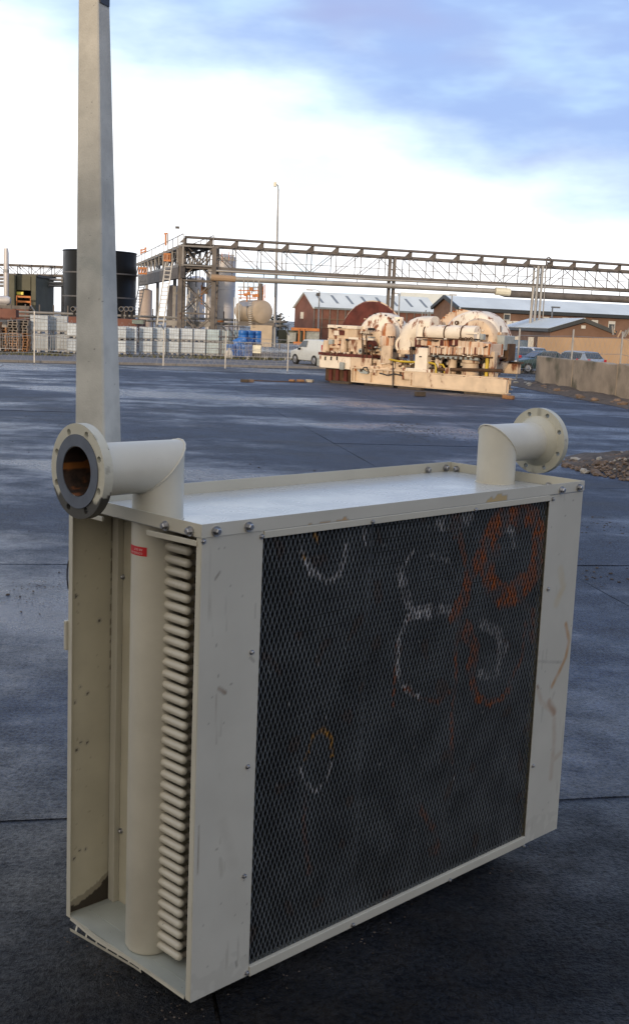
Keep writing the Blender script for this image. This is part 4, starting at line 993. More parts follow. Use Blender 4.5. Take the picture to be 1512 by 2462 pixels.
# ------------------------------------------------------------------ crowd barriers
def make_barrier(w, h, label):
    t = thing('crowd_barrier', label, 'barrier', M=Matrix.Identity(4), group='crowd control barriers along the road')
    MB().tube([(-w / 2, 0, .18), (-w / 2, 0, h), (w / 2, 0, h), (w / 2, 0, .18), (-w / 2, 0, .18)], .024, 6).build('frame', 'galv', t, local=True)
    for i in range(13):
        x_ = -w / 2 + w * (i + 1) / 14; MB().tube([(x_, 0, .18), (x_, 0, h)], .010, 5).build('upright', 'galv', t, local=True)
    for s in (-1, 1): MB().bar((s * w * .36, -.28, .02), (s * w * .36, .28, .02), .05, .04).build('foot', 'galv', t, local=True); MB().bar((s * w * .36, 0, .02), (s * w * .36, 0, .2), .04).build('stub', 'galv', t, local=True)
    return t
BARS = [(24, 846, 62, 'crowd barrier in front of the orange pallet stacks'), (122, 850, 88, 'crowd barrier in front of the two grey totes left of the concrete post'), (524, 862, 48, 'half hidden crowd barrier at the right end of the white tote row'), (576, 864, 54, 'crowd barrier in front of the blue drums'), (617, 865, 56, 'crowd barrier that carries the cream notice board'), (664, 866, 62, 'crowd barrier right of the notice board'), (716, 867, 50, 'crowd barrier directly left of the white van')]
b0 = None
for x_, y_, w_, l in BARS:
    p = G(x_, y_); d = (p - CAM).dot(FW); w = w_ * d / FPX; M_ = yaw_at(p, -.12)
    if b0 is None: b0 = make_barrier(1.6, 1.08, l); b0.matrix_world = M_ @ Matrix.Diagonal((w / 1.6, 1, 1, 1)); ROOTM[b0.name] = M_
    else: copy_tree(b0, M_ @ Matrix.Diagonal((w / 1.6, 1, 1, 1)), l)
p = G(617, 865) + V((0, -.06, 0)); d = (p - CAM).dot(FW); zt, zb = P(617, 830, d).z, P(617, 849, d).z
nb = thing('notice_board', 'small cream notice board fixed on a crowd barrier', 'notice board', p)
MB().cbox(p + V((0, 0, (zt + zb) / 2)), (.52, .03, zt - zb)).build('panel', 'sign_cream', nb); MB().cbox(p + V((0, -.018, (zt + zb) / 2)), (.56, .01, .03)).build('strap', 'galv', nb)
# rough verge at the barriers' feet
mb = MB(); rnd = random.Random(3)
for i in range(1500):
    x_ = rnd.uniform(-20, 760); p = G(x_, 851 + x_ * .02 + rnd.uniform(-1.5, 3)); h = rnd.uniform(.05, .22); a = rnd.uniform(0, 6.28); w = .05
    if 170 < x_ < 470 and rnd.random() < .7: continue
    mb.add([p + V((-w * cos(a), -w * sin(a), 0)), p + V((w * cos(a), w * sin(a), 0)), p + V((rnd.uniform(-.08, .08), rnd.uniform(-.08, .08), h))], [(0, 1, 2)])
tag(mb.build('weeds', 'weed'), 'rough low weeds along the road edge under the barriers', 'weeds', kind='stuff')

# ------------------------------------------------------------------ caged totes
def make_tote(m, label):
    t = thing('caged_tote', label, 'tote', M=Matrix.Identity(4), group='white caged totes stacked two high')
    w, h = .92, .94
    MB().box((-w / 2 + .008, -.442, .14), (w / 2 - .008, .442, h - .01)).build('bottle', m, t, local=True, bevel=.02)
    c = MB()
    for i in range(6):
        x_ = -w / 2 + .02 + (w - .04) * i / 5
        for y_ in (-.45, .45): c.bar((x_, y_, .12), (x_, y_, h), .012)
    for k in range(5):
        z_ = .18 + (h - .2) * k / 4
        for y_ in (-.455, .455): c.bar((-w / 2, y_, z_), (w / 2, y_, z_), .016)
        for x_ in (-w / 2, w / 2): c.bar((x_, -.455, z_), (x_, .455, z_), .016)
    for y_ in (-.3, 0, .3):
        for x_ in (-w / 2, w / 2): c.bar((x_, y_, .12), (x_, y_, h), .012)
    c.build('cage', 'galv', t, local=True)
    q_ = MB(); q_.box((-w / 2, -.45, .10), (w / 2, .45, .13))
    for x_ in (-.38, 0, .38): q_.box((x_ - .07, -.45, .0), (x_ + .07, .45, .10))
    q_.build('pallet_base', 'galv', t, local=True)
    MB().lathe((0, 0, h - .03), (0, 0, 1), [(.09, 0), (.09, .04), (0, .04)], 10).build('lid', 'dark_gap', t, local=True)
    return t
tw = None; tt = None; tg = None
cols_main = [(287, 851), (312.5, 850.5), (350.5, 850.8), (382.5, 851.2), (414, 851.8), (446.5, 852.6), (477.5, 853.5)]
ords = ['partly hidden by the concrete post', 'second', 'third', 'fourth', 'fifth', 'sixth', 'last']
def place_tote(src, x_, y_, k, scale, label):
    p = G(x_, y_); M_ = yaw_at(p + V((0, 0, .955 * scale * k)), -.10) @ Matrix.Diagonal((scale, scale, scale, 1))
    return src, M_, label
plist = []
for i, (x_, y_) in enumerate(cols_main):
    for k in (0, 1):
        lv = 'lower' if k == 0 else 'upper'
        l = f'{lv} white caged tote just right of the tall concrete post, half hidden' if i == 0 else (f'{lv} white caged tote in the {ords[i]} stack right of the tall concrete post' if i < 6 else f'{lv} white caged tote at the right end of the white stacks')
        plist.append(('w', x_, y_, k, .93, l))
for i, (x_, y_) in enumerate(((510, 854.5), (540, 855))):
    for k in (0, 1): plist.append(('t', x_, y_, k, .93, f"{'lower' if k == 0 else 'upper'} pale teal caged tote {'next to the white stacks' if i == 0 else 'behind the dark rails by the white sack'}"))
plist.append(('t', 560, 855.5, 1, .93, 'pale tote seen above the tilted blue drum'))
for i, (x_, y_) in enumerate(((96, 845), (142.5, 845.5))):
    for k in (0, 1): plist.append(('g', x_, y_, k, 1.19, f"{'lower' if k == 0 else 'upper'} big grey caged tote {'next to the orange pallets' if i == 0 else 'second from the orange pallets'}"))
for k in (0, 1): plist.append(('w', 180, 849, k, .98, f"{'lower' if k == 0 else 'upper'} white tote peeping out left of the tall concrete post"))
srcs = {}
for c_, x_, y_, k, s_, l in plist:
    p = G(x_, y_); M_ = yaw_at(p + V((0, 0, .955 * s_ * k)), .16) @ Matrix.Diagonal((s_, s_, s_, 1))
    if c_ not in srcs:
        srcs[c_] = make_tote({'w': 'tote_white', 't': 'tote_teal', 'g': 'tote_grey'}[c_], l); srcs[c_].matrix_world = M_
    else: copy_tree(srcs[c_], M_, l)
# white label on one tote
p = G(336 - 0, 850); 
for o in list(COL.objects):
    if o.get('label', '').startswith('lower white caged tote in the second'):
        MB().prism([(-.25 + .34 * k / 8, -.470, .42 + .10 * sin(k * .7) - .06) for k in range(9)] + [(.09 - .34 * k / 8, -.470, .53 + .05 * sin((8 - k) * .7)) for k in range(9)], (0, .006, 0)).build('torn_label', 'window_white', o, local=True); o['label'] = 'lower white caged tote with a torn white label, second stack right of the tall post'
# ------------------------------------------------------------------ pallets
def make_pallet(m, label, grp):
    o = thing('pallet', label, 'pallet', M=Matrix.Identity(4), group=grp)
    b = MB()
    for i in range(6): y_ = -.5 + i * .175; b.box((-.5, y_, .115), (.5, y_ + .12, .135))
    b.build('deck', m, o, local=True); b = MB()
    for x_ in (-.45, 0, .45): b.box((x_ - .06, -.5, .02), (x_ + .06, .5, .115))
    b.build('bearer', m, o, local=True); b = MB()
    for y_ in (-.46, 0, .46): b.box((-.5, y_ - .05, 0), (.5, y_ + .05, .02))
    b.build('base_board', m, o, local=True); return o
PG = 'wooden pallets stacked behind the barrier'; PGG = 'grey pallets on top of the orange stacks'
pw = None; pg = None
stacks = [(8, 843, 9, 0, 'orange brown pallet in the stack at the picture edge'), (37, 844, 7, 5, 'orange brown pallet in the middle stack'), (62, 844.5, 7, 5, 'orange brown pallet in the stack beside the grey totes'), (-16, 843, 11, 0, 'orange brown pallet in the stack cut by the picture edge')]
rnd = random.Random(8)
for x_, y_, n_, ng, l in stacks:
    p = G(x_, y_); sc_ = .62 if x_ > 20 else .8
    for k in range(n_ + ng):
        g_ = k >= n_; M_ = yaw_at(p + V((rnd.uniform(-.03, .03), rnd.uniform(-.05, .05), k * .158)), -.08 + rnd.uniform(-.05, .05)) @ Matrix.Diagonal((sc_, .9, 1.15, 1))
        o_ = ('lowest', 'second from the ground', 'third from the ground', 'fourth from the ground', 'fifth from the ground', 'sixth from the ground', 'seventh from the ground', 'eighth from the ground', 'ninth from the ground', 'tenth from the ground', 'eleventh from the ground')
        ll = f'grey pallet, {o_[k - n_]} orange ones'.replace('ground orange ones', 'orange ones below').replace('lowest orange ones', 'directly on the orange ones') + l[l.index(' in '):] if g_ else f"{'topmost' if k == n_ - 1 else o_[k]} {l}"
        src = pg if g_ else pw
        if src is None:
            src = make_pallet('wood_grey' if g_ else 'wood_orange', ll, PGG if g_ else PG); src.matrix_world = M_
            if g_: pg = src
            else: pw = src
        else: copy_tree(src, M_, ll)

# ------------------------------------------------------------------ blue drums, sack
def make_drum(label):
    t = thing('blue_drum', label, 'drum', M=Matrix.Identity(4), group='blue plastic drums by the barriers')
    MB().lathe((0, 0, 0), (0, 0, 1), [(0, 0), (.27, 0), (.29, .04), (.29, .28), (.275, .30), (.29, .32), (.29, .56), (.275, .58), (.29, .60), (.29, .82), (.27, .87), (.25, .87), (.25, .85), (0, .85)], 18).build('drum_body', 'drum_blue', t, local=True, smooth=50)
    MB().lathe((.12, 0, .85), (0, 0, 1), [(.04, 0), (.04, .03), (0, .03)], 8).build('bung', 'dark_gap', t, local=True); return t
d0 = None
dz = .87
for x_, y_, k, tilt, l in ((553, 860, 0, 0, 'blue drum on the ground behind the white sack'), (570, 860, 0, 0, 'blue drum on the ground under the tilted one'), (586, 860.5, 0, 0, 'blue drum on the ground nearest the notice board'), (596, 859, 0, 0, 'blue drum on the ground behind the others, shaded by the upper drums'), (581, 859, 1.05, 0, 'first of the upright blue drums standing on top'), (597, 859, 1.05, 0, 'second upright blue drum on top, in the middle'), (616, 859, 1.05, 0, 'upright blue drum on top nearest the horizontal tank'), (562, 859, .98, 1.1, 'blue drum lying tilted on top of the lower drums')):
    p = G(x_, y_); M_ = Matrix.Translation(p + V((0, .3 * (k > 0), k * dz))) @ Matrix.Rotation(tilt, 4, 'Y')
    if d0 is None: d0 = make_drum(l); d0.matrix_world = M_
    else: copy_tree(d0, M_, l)
p = G(613, 861); tag(MB().box((-1.2, .0, 0), (.75, .7, .90), Matrix.Translation(G(600, 859) + V((0, .35, 0)))).build('crate', 'steel_brown'), 'dark crate carrying the upper blue drums', 'crate')
p = G(551, 862); mb = MB(); mb.lathe(p, (0, 0, 1), [(0, 0), (.22, .02), (.25, .2), (.21, .42), (.12, .56), (.09, .62), (.13, .68), (0, .66)], 14)
for i, v_ in enumerate(mb.v): v_ += V((mnoise.noise(v_ * 4) * .07, 0, mnoise.noise(v_ * 5) * .05))
tag(mb.build('sack', 'sack_white', smooth=70), 'white filled sack in front of the blue drums', 'sack')

# ------------------------------------------------------------------ black tank with hoops
d = 112.0; c = GD(239.5, d); r = 86.5 * d / FPX; zt = P(239.5, 607, d).z
bt = thing('black_tank', 'big black open tank with two pale hoops behind the concrete post', 'tank', c)
MB().lathe(c, (0, 0, 1), [(r, 0), (r, zt), (r * .98, zt), (r * .98, zt - 1), (0, zt - 1)], 56).build('tank_wall', 'tank_black', bt, smooth=40)
MB().lathe(c + V((0, 0, zt)), (0, 0, 1), [(r * 1.005, -.1), (r * 1.015, 0), (r * .99, .05)], 56).build('rim', 'tank_black', bt)
for y_ in (659, 715): z_ = P(239, y_, d).z; MB().lathe(c + V((0, 0, z_)), (0, 0, 1), [(r * 1.0, -.07), (r * 1.012, -.06), (r * 1.012, .06), (r, .07)], 56).build('hoop', 'tank_hoop', bt)
for i, x_ in enumerate((176, 188, 199, 292, 304, 315)):
    dd = 100; p = P(x_, 743, dd); pr = thing('pipe_ring', ['black pipe end standing by the tank, outermost on the side of the olive building', 'black pipe end by the tank, second from the olive building', 'black pipe end by the tank, next to the concrete post', 'black pipe end by the tank just right of the concrete post', 'black pipe end by the tank, middle one right of the post', 'black pipe end by the tank nearest the grey ladder'][i], 'pipe', p, group='black pipe ends along the tank foot')
    MB().lathe(p, (0, 1, 0), [(.17, 0), (.22, 0), (.22, 1.2), (.17, 1.2), (.17, 0)], 16).build('ring', 'tank_hoop', pr); MB().bar(p + V((0, .6, -.2)), V((p.x, p.y + .6, 0)), .2).build('stand', 'dark_gap', pr)

# ------------------------------------------------------------------ left background: olive building, chimney, pipe bridge, brick wall
d = 118.0
def bb(mb, x0, y0, x1, y1, d0, dep):
    """an upright block: front face seen between the two corners at distance d0"""
    a, b = P(x0, y1, d0), P(x1, y0, d0); return mb.box((min(a.x, b.x), a.y, max(0, a.z)), (max(a.x, b.x), a.y + dep, b.z))
ob = thing('olive_building', 'olive green clad building with a dark loading opening', 'building', GD(55, d))
bb(MB(), 20, 662, 42, 760, d, 8).build('wall', 'olive_clad', ob); bb(MB(), 76, 662, 91, 760, d, 8).build('wall', 'olive_clad', ob); bb(MB(), 42, 662, 76, 697, d, 8).build('wall', 'olive_clad', ob)
bb(MB(), 42, 697, 76, 760, d + 3, .2).build('opening', 'dark_gap', ob); bb(MB(), 19, 660, 92, 663, d - .2, 8.4).build('parapet', 'fascia_dark', ob)
bb(MB(), 41, 702, 57, 708, d - .1, .3).build('lamp', 'lamp_yellow', ob)
orr = thing('orange_gantry', 'orange railing frame in front of the olive building opening', 'railing', GD(58, d - 3))
for a_ in ((40, 712, 76, 715), (40, 724, 76, 727), (40, 712, 43, 745), (73, 712, 76, 745)): bb(MB(), *a_, d - 3, .15).build('rail', 'safety_orange', orr)
dch = 116; c = GD(16, dch); ch = thing('chimney', 'slim pale grey steel chimney left of the olive building', 'chimney', c); z_ = P(16, 598, dch).z
MB().lathe(c, (0, 0, 1), [(.26, 0), (.26, z_ - .5), (.2, z_), (0, z_)], 16).build('stack', 'silo_grey', ch, smooth=50); MB().lathe(c + V((0, 0, z_ * .72)), (0, 0, 1), [(.30, 0), (.30, .3)], 16).build('collar', 'galv', ch)
c = P(4, 722, 112); ht = thing('round_vessel', 'small silver vessel lying at the foot of the chimney', 'vessel', V((c.x, c.y, 0)))
MB().lathe(c - V((1.2, 0, 0)), (1, 0, 0), [(0, -.2), (.4, 0), (.45, .2), (.45, 1.8), (.3, 2.1), (0, 2.15)], 20).build('shell', 'silo_grey', ht, smooth=50); MB().box((c.x - .6, c.y - .3, 0), (c.x + .6, c.y + .3, c.z - .4)).build('saddle', 'steel_grey', ht)
bw = thing('brick_wall', 'low red brown wall behind the pallet stacks', 'wall', GD(20, 108)); bb(MB(), -60, 738, 72, 765, 108, .4).build('wall_face', 'brick_red', bw); bb(MB(), -60, 736, 72, 738.5, 107.8, .8).build('coping', 'steel_brown', bw)
bb(MB(), 0, 745, 40, 762, 100, 1).build('shutter', 'brick_red', bw)
rs = thing('red_container', 'dull red container roof behind the grey totes', 'container', GD(180, 96)); bb(MB(), 160, 768, 330, 780, 96, 5).build('box_body', 'brick_red', rs); bb(MB(), 318, 770, 345, 778, 95, 1).build('green_panel', 'car_green', rs)
# low pipe gallery rails running behind the totes
lr = thing('pipe_rack', 'long low grey pipe rack running behind the tote stacks', 'pipe rack', GD(300, 105))
for y0_, y1_ in ((762, 762), (771, 772)): MB().tube([P(-60, y0_ - 16, 105), P(690, y1_ + 12, 105)], .12, 6).build('pipe', 'steel_grey', lr)
for i in range(22): x_ = -40 + i * 34; p = P(x_, 764 + (x_ - 300) * .037, 105); MB().bar(p + V((0, 0, .9)), V((p.x, p.y, 0)), .10).build('stanchion', 'steel_brown', lr)
MB().tube([P(90, 752, 106), P(200, 757, 106)], .05, 5).build('handrail', 'steel_grey', lr)

# ------------------------------------------------------------------ steel: pipe bridges, gallery, towers
def truss(name, label, cat, A0, A1, zt0, zt1, zb0, zb1, width, n, pipes=(), m='steel_brown', brackets=True, diag='X', post_w=.075):
    """a walkway bridge between the ground points A0 and A1"""
    t = thing(name, label, cat, A0); dr = (A1 - A0); dr.z = 0; L_ = dr.length; dr.normalize(); nn = V((-dr.y, dr.x, 0))
    if nn.y < 0: nn = -nn
    pt_ = lambda s, side, top: V((A0.x, A0.y, 0)) + dr * (L_ * s) + nn * (width * side) + V((0, 0, (zt0 + (zt1 - zt0) * s) if top else (zb0 + (zb1 - zb0) * s)))
    for side in (0, 1):
        MB().bar(pt_(0, side, 1), pt_(1, side, 1), .15, .19).build('top_chord', m, t); MB().bar(pt_(0, side, 0), pt_(1, side, 0), .15, .24).build('bottom_chord', m, t)
        for i in range(n + 1):
            s = i / n; MB().bar(pt_(s, side, 0), pt_(s, side, 1), post_w).build('truss_post', m, t)
            if i < n: a_, b_ = (pt_(s, side, 1), pt_((i + 1) / n, side, 0)) if (i % 8) < 5 else (pt_(s, side, 0), pt_((i + 1) / n, side, 1)); MB().bar(a_, b_, post_w * .75).build('truss_diagonal', m, t)
    for i in range(n + 1):
        s = i / n; MB().bar(pt_(s, 0, 0), pt_(s, 1, 0), .12).build('cross_member', m, t); MB().bar(pt_(s, -.15, 1), pt_(s, 1.15, 1), .14).build('cross_member', m, t)
        if brackets:
            a_ = pt_(s, 0, 1); MB().prism([a_ + V((0, -.02, .1)) - dr * .45, a_ + V((0, -.02, .1)) + dr * .2, a_ + V((0, -.02, .48)) + dr * .2, a_ + V((0, -.02, .48)) - dr * .05], nn * .12).build('pipe_bracket', m, t)
    MB().add([pt_(0, .1, 0) + V((0, 0, .12)), pt_(1, .1, 0) + V((0, 0, .12)), pt_(1, .9, 0) + V((0, 0, .12)), pt_(0, .9, 0) + V((0, 0, .12))], [(0, 1, 2, 3)]).build('walkway', 'steel_grey', t)
    MB().bar(pt_(0, .1, 0) + V((0, 0, .75)), pt_(1, .1, 0) + V((0, 0, .75)), .05).build('handrail', 'steel_grey', t)
    if brackets: MB().tube([pt_(0, 0, 1) + V((0, -.1, .58)), pt_(1, 0, 1) + V((0, -.1, .56))], .12, 8).build('top_pipe', m, t)
    return t, pt_
B0, B1 = GD(440, 100), GD(1580, 108.5)
zt = lambda x_, y_, d_: P(x_, y_, d_).z
br, bpt = truss('pipe_bridge', 'long brown steel truss bridge carrying pipes above the yard', 'pipe bridge', B0, B1, zt(440, 588, 100), zt(1580, 658, 108.5), zt(440, 642, 100), zt(1580, 702, 108.5), 2.4, 20)
pp = MB().tube([P(505, 667, 99), P(540, 670, 99.2), P(911, 686, 102), P(1209, 701, 105)], .24, 10).build('long_pipe', 'pipe_clad', br, smooth=60)
MB().tube([P(1200, 701, 105), P(1215, 706, 105.2), P(1600, 725, 108)], .34, 10).build('fat_pipe', 'steel_brown', br, smooth=60)
MB().tube([P(500, 650, 99.4), P(900, 672, 102), P(1560, 702, 107.8)], .10, 8).build('thin_pipe', 'pipe_clad', br, smooth=60)
MB().tube([P(1190, 700, 104.8), P(1225, 703, 105)], .36, 10).build('pipe_joint', 'sign_cream', br)
MB().tube([P(508, 667, 98.9), P(566, 671, 99.4)], .28, 10).build('lagging', 'tan_render', br)
for i in range(16):
    s = (i + .5) / 16; p0 = bpt(s, 0, 0); MB().bar(p0, p0 - V((0, 0, .95)), .06).build('pipe_hanger', 'steel_brown', br)
def tower(label, x_list, d_, ytop, dz_=2.4, cross=True, m='steel_brown', w=.30, zs=None):
    c_ = GD(x_list[0], d_); t = thing('bridge_tower', label, 'steel tower', c_); zt_ = zt(x_list[0], ytop, d_); legs = []
    for x_ in x_list:
        for k in (0, 1):
            p = GD(x_, d_) + V((0, dz_ * k, 0)); legs.append(p); MB().bar(p, p + V((0, 0, zt_)), w, w * .9).build('leg', m, t)
    for k in (0, 1):
        a_, b_ = legs[k], legs[2 + k] if len(legs) > 2 else legs[k]
        hs = [zt_ * f for f in (.0, .33, .66, 1)]
        for i in range(3):
            if cross and len(legs) > 2:
                MB().bar(a_ + V((0, 0, hs[i])), b_ + V((0, 0, hs[i + 1])), .10).build('brace', m, t); MB().bar(b_ + V((0, 0, hs[i])), a_ + V((0, 0, hs[i + 1])), .10).build('brace', m, t); MB().bar(a_ + V((0, 0, hs[i + 1])), b_ + V((0, 0, hs[i + 1])), .14).build('tie', m, t)
    return t
tower('brown steel tower under the junction of gallery and bridge', [432, 512], 100.2, 592, 2.4, True, w=.42)
tower('slim twin legged steel tower behind the rusty machine', [931, 942], 103.6, 620, 2.0, False, w=.22)
t3 = tower('grey steel tower of the bridge behind the parked cars', [1282, 1293], 105.8, 640, 2.0, False, m='galv', w=.20)
MB().tube([GD(1271, 104), P(1282, 690, 105)], .13, 8).build('drain_pipe', 'pipe_clad', t3); MB().bar(GD(1303, 105), P(1312, 640, 105), .09).build('thin_leg', 'steel_grey', t3)
MB().tube([P(1312, 640, 105), P(1313, 622, 105), P(1318, 618, 105), P(1323, 622, 105), P(1322, 632, 105), P(1314, 632, 105)], .07, 6).build('hoop', 'steel_brown', t3)
# covered gallery running away to the left from the junction
G0, G1 = GD(437, 99.5), GD(326, 146)
ga, gpt = truss('conveyor_gallery', 'steel conveyor gallery with handrails running back from the bridge end', 'gallery', G0, G1, zt(437, 592, 99.5), zt(326, 638, 146), zt(437, 637, 99.5), zt(326, 664, 146), 2.6, 12, brackets=False, m='steel_grey', post_w=.13)
for side in (0, 1):
    for i in range(13): p = gpt(i / 12, side, 1); MB().bar(p, p + V((0, 0, 1.0)), .06).build('rail_post', 'steel_grey', ga)
    MB().bar(gpt(0, side, 1) + V((0, 0, 1)), gpt(1, side, 1) + V((0, 0, 1)), .06).build('handrail', 'steel_grey', ga)
MB().add([gpt(0, 0, 1) + V((0, 0, .2)), gpt(1, 0, 1) + V((0, 0, .2)), gpt(1, 1, 1) + V((0, 0, .2)), gpt(0, 1, 1) + V((0, 0, .2))], [(0, 1, 2, 3)]).build('roof_sheet', 'steel_brown', ga)
MB().prism([gpt(0, -.05, 0) - V((0, 0, .15)), gpt(.9, -.05, 0) - V((0, 0, .15)), gpt(.9, -.05, 0) - V((0, 0, 1.3)), gpt(0, -.05, 0) - V((0, 0, 1.1))], (.3, .3, 0)).build('underside_trough', 'steel_brown', ga)
for s in (.35, .7, .98):
    p = gpt(s, .5, 0); MB().bar(p, V((p.x, p.y, 0)), .32).build('leg', 'steel_grey', ga)
def ladder(label, xa, ya, xb, yb, d_, w):
    a_, b_ = P(xa, ya, d_), P(xb, yb, d_); t = thing('stair_ladder', label, 'ladder', V((b_.x, b_.y, 0))); b_ = V((b_.x, b_.y, min(b_.z, .05)))
    s_ = V((w, 0, 0))
    for k in (0, 1): MB().bar(a_ + s_ * k, b_ + s_ * k, .10).build('stringer', 'galv', t)
    n_ = 20
    for i in range(1, n_): p = a_.lerp(b_, i / n_); MB().bar(p, p + s_, .07).build('rung', 'galv', t)
ladder('steep grey ladder from the orange platform down to the ground', 399, 631, 372, 790, 98, .55)
ladder('steep grey ladder at the far end of the gallery by the black tank', 338, 670, 312, 775, 125, .6)
for i, (x0_, y0_, x1_, y1_, d_, l) in enumerate(((394, 609, 411, 628, 97.8, 'orange gate on the gallery platform at the ladder top'), (333, 643, 354, 659, 127, 'orange gate at the far end of the gallery'))):
    t = thing('orange_gate', l, 'gate', P((x0_ + x1_) / 2, y1_, d_))
    bb(MB(), x0_, y0_, x1_, y0_ + 3, d_, .1).build('rail', 'safety_orange', t); bb(MB(), x0_, y1_ - 3, x1_, y1_, d_, .1).build('rail', 'safety_orange', t)
    for k in range(4): x_ = x0_ + (x1_ - x0_ - 3) * k / 3; bb(MB(), x_, y0_ + 3, x_ + 3, y1_ - 3, d_ + .02, .08).build('bar', 'safety_orange', t)
t = thing('orange_mast', 'thin orange mast above the gallery', 'mast', P(400, 582, 105)); MB().bar(P(399, 590, 105), P(399, 561, 105), .16).build('mast_pole', 'safety_orange', t); MB().bar(P(395, 562, 105), P(404, 561, 105), .12).build('arm', 'safety_orange', t); MB().bar(P(404, 585, 105), P(404, 563, 105), .10).build('mast_pole', 'steel_grey', t)
t = thing('orange_mast', 'orange rails at the far roof end of the gallery', 'railing', P(345, 610, 140))
for a_ in ((340, 612, 340, 598), (350, 608, 350, 594), (338, 603, 353, 597), (338, 609, 353, 603)): MB().bar(P(a_[0], a_[1], 140), P(a_[2], a_[3], 140), .14).build('rail', 'safety_orange', t)
c = GD(427, 150); fl_ = thing('floodlight', 'small dark floodlight on a thin mast above the gallery', 'floodlight', c); MB().bar(c, V((c.x, c.y, P(427, 550, 150).z)), .07).build('mast_pole', 'galv', fl_); MB().cbox(P(427, 547, 150), (.5, .3, .3)).build('lamp_head', 'bracket_dark', fl_)
# bridge at the far left
L0, L1 = GD(-60, 126), GD(160, 124)
truss('pipe_bridge', 'grey pipe bridge passing behind the olive building', 'pipe bridge', L0, L1, zt(-60, 634, 126), zt(160, 642, 124), zt(-60, 660, 126), zt(160, 663, 124), 2.2, 8, brackets=False)
lb = thing('pipe_run', 'pair of pipes under the far left bridge', 'pipes', GD(50, 123))
for y0_, y1_ in ((669, 673), (678, 681), (687, 687)): MB().tube([P(-60, y0_, 123), P(160, y1_, 123)], .14, 8).build('pipe', 'steel_grey', lb)
for x_ in (-20, 60, 150): p = P(x_, 690, 123.2); MB().bar(V((p.x, p.y, 0)), p + V((0, 0, 1)), .16).build('stanchion', 'steel_grey', lb)

# ------------------------------------------------------------------ silos and tanks under the gallery
def silo(label, x_, rpx, ytop, d_, m, bands=3, cone=True, leg=False):
    c_ = GD(x_, d_); r_ = rpx * d_ / FPX; z_ = zt(x_, ytop, d_); t = thing('silo', label, 'silo', c_)
    pr = [(0, 0), (r_, 0), (r_, z_ - (.25 * r_ if cone else 0)), (.3 * r_, z_), (0, z_)]
    MB().lathe(c_, (0, 0, 1), pr, 32).build('shell', m, t, smooth=30)
    for i in range(bands): zz_ = z_ * (i + 1) / (bands + 1); MB().lathe(c_ + V((0, 0, zz_)), (0, 0, 1), [(r_, -.04), (r_ * 1.015, 0), (r_, .04)], 32).build('seam_band', m, t)
    return t
silo('short tan tank between the black tank and the grey ladder', 350, 16, 694, 140, 'silo_tan')
silo('tan tank behind the grey ladder', 416, 14, 685, 132, 'silo_tan')
silo('white tank behind the steel tower bracing', 470, 22, 664, 128, 'silo_grey', 2)
s3 = silo('tall silver silo right of the steel tower', 536, 28, 612, 122, 'silo_grey', 4)
silo('slim grey column at the foot of the steel tower', 503, 9, 650, 118, 'silo_grey', 2)
for i in range(9):
    x_ = 518 + i * 5.5; MB().bar(P(x_, 628 + (i % 2) * 2, 119), P(x_, 606 + (i % 3) * 3, 119), .07).build('rail_post', 'safety_orange' if i % 3 == 0 else 'steel_grey', s3)
for y_ in (612, 622): MB().bar(P(516, y_, 119), P(564, y_ + 2, 119), .07).build('handrail', 'steel_grey', s3)
pk = thing('pipe_cluster', 'tangle of thin pipes and bracing among the tanks under the gallery', 'pipework', GD(470, 110))
rnd = random.Random(17)
for i in range(34):
    x_ = rnd.uniform(440, 500); y_ = rnd.uniform(660, 770); a_ = P(x_, y_, 110)
    b_ = P(x_ + rnd.choice((0, 0, rnd.uniform(-25, 25))), y_ + rnd.uniform(-50, 50), 110); MB().bar(a_, b_, rnd.uniform(.06, .14)).build('pipe', rnd.choice(('steel_grey', 'steel_brown', 'galv', 'safety_orange') if i % 6 == 0 else ('steel_grey', 'steel_brown', 'galv')), pk)
bb(MB(), 523, 770, 538, 778, 108, .5).build('valve_box', 'safety_orange', pk); bb(MB(), 485, 690, 500, 706, 108, .5).build('valve_box', 'wood_orange', pk)
bb(MB(), 400, 775, 520, 782, 104, 1.5).build('trunking', 'steel_grey', pk)
# horizontal tank
d = 92.0; c = P(632, 750, d); r_ = 27.5 * d / FPX; ax = V((-.55, .83, 0)).normalized()
hz = thing('horizontal_tank', 'cream horizontal tank on a plinth with pipework above', 'tank', V((c.x, c.y, 0)))
MB().lathe(c, ax, [(0, -.16), (r_ * .5, -.13), (r_ * .85, -.06), (r_, 0), (r_, 3.0), (r_ * .8, 3.15), (0, 3.2)], 36).build('shell', 'tank_cream', hz, smooth=50)
MB().lathe(c + ax * .9, ax, [(r_ * 1.0, 0), (r_ * 1.03, .05), (r_ * 1.03, .12), (r_, .16)], 36).build('strap', 'steel_grey', hz)
bb(MB(), 601, 783, 655, 832, d + .5, 2).build('plinth', 'tank_cream', hz); bb(MB(), 574, 776, 660, 783, d + .3, 2.5).build('saddle', 'steel_brown', hz)
MB().add([P(575, 727, d - .2), P(612, 723, d + .5), P(625, 733, d + .2), P(585, 737, d - .5)], [(0, 1, 2, 3)]).build('cover_sheet', 'galv', hz)
for i in range(20):
    x_ = rnd.uniform(570, 640); b_ = rnd.uniform(700, 740); MB().bar(P(x_, b_, d + .8), P(x_, b_ - rnd.uniform(12, 45), d + .8), rnd.uniform(.05, .10)).build('pipe', 'steel_grey' if i % 3 else 'safety_orange', hz)
for y_ in (698, 708, 716, 690): MB().bar(P(572, y_, d + .7), P(rnd.uniform(600, 642), y_ + 1, d + .7), .08).build('pipe', 'safety_orange' if y_ > 695 else 'steel_grey', hz)
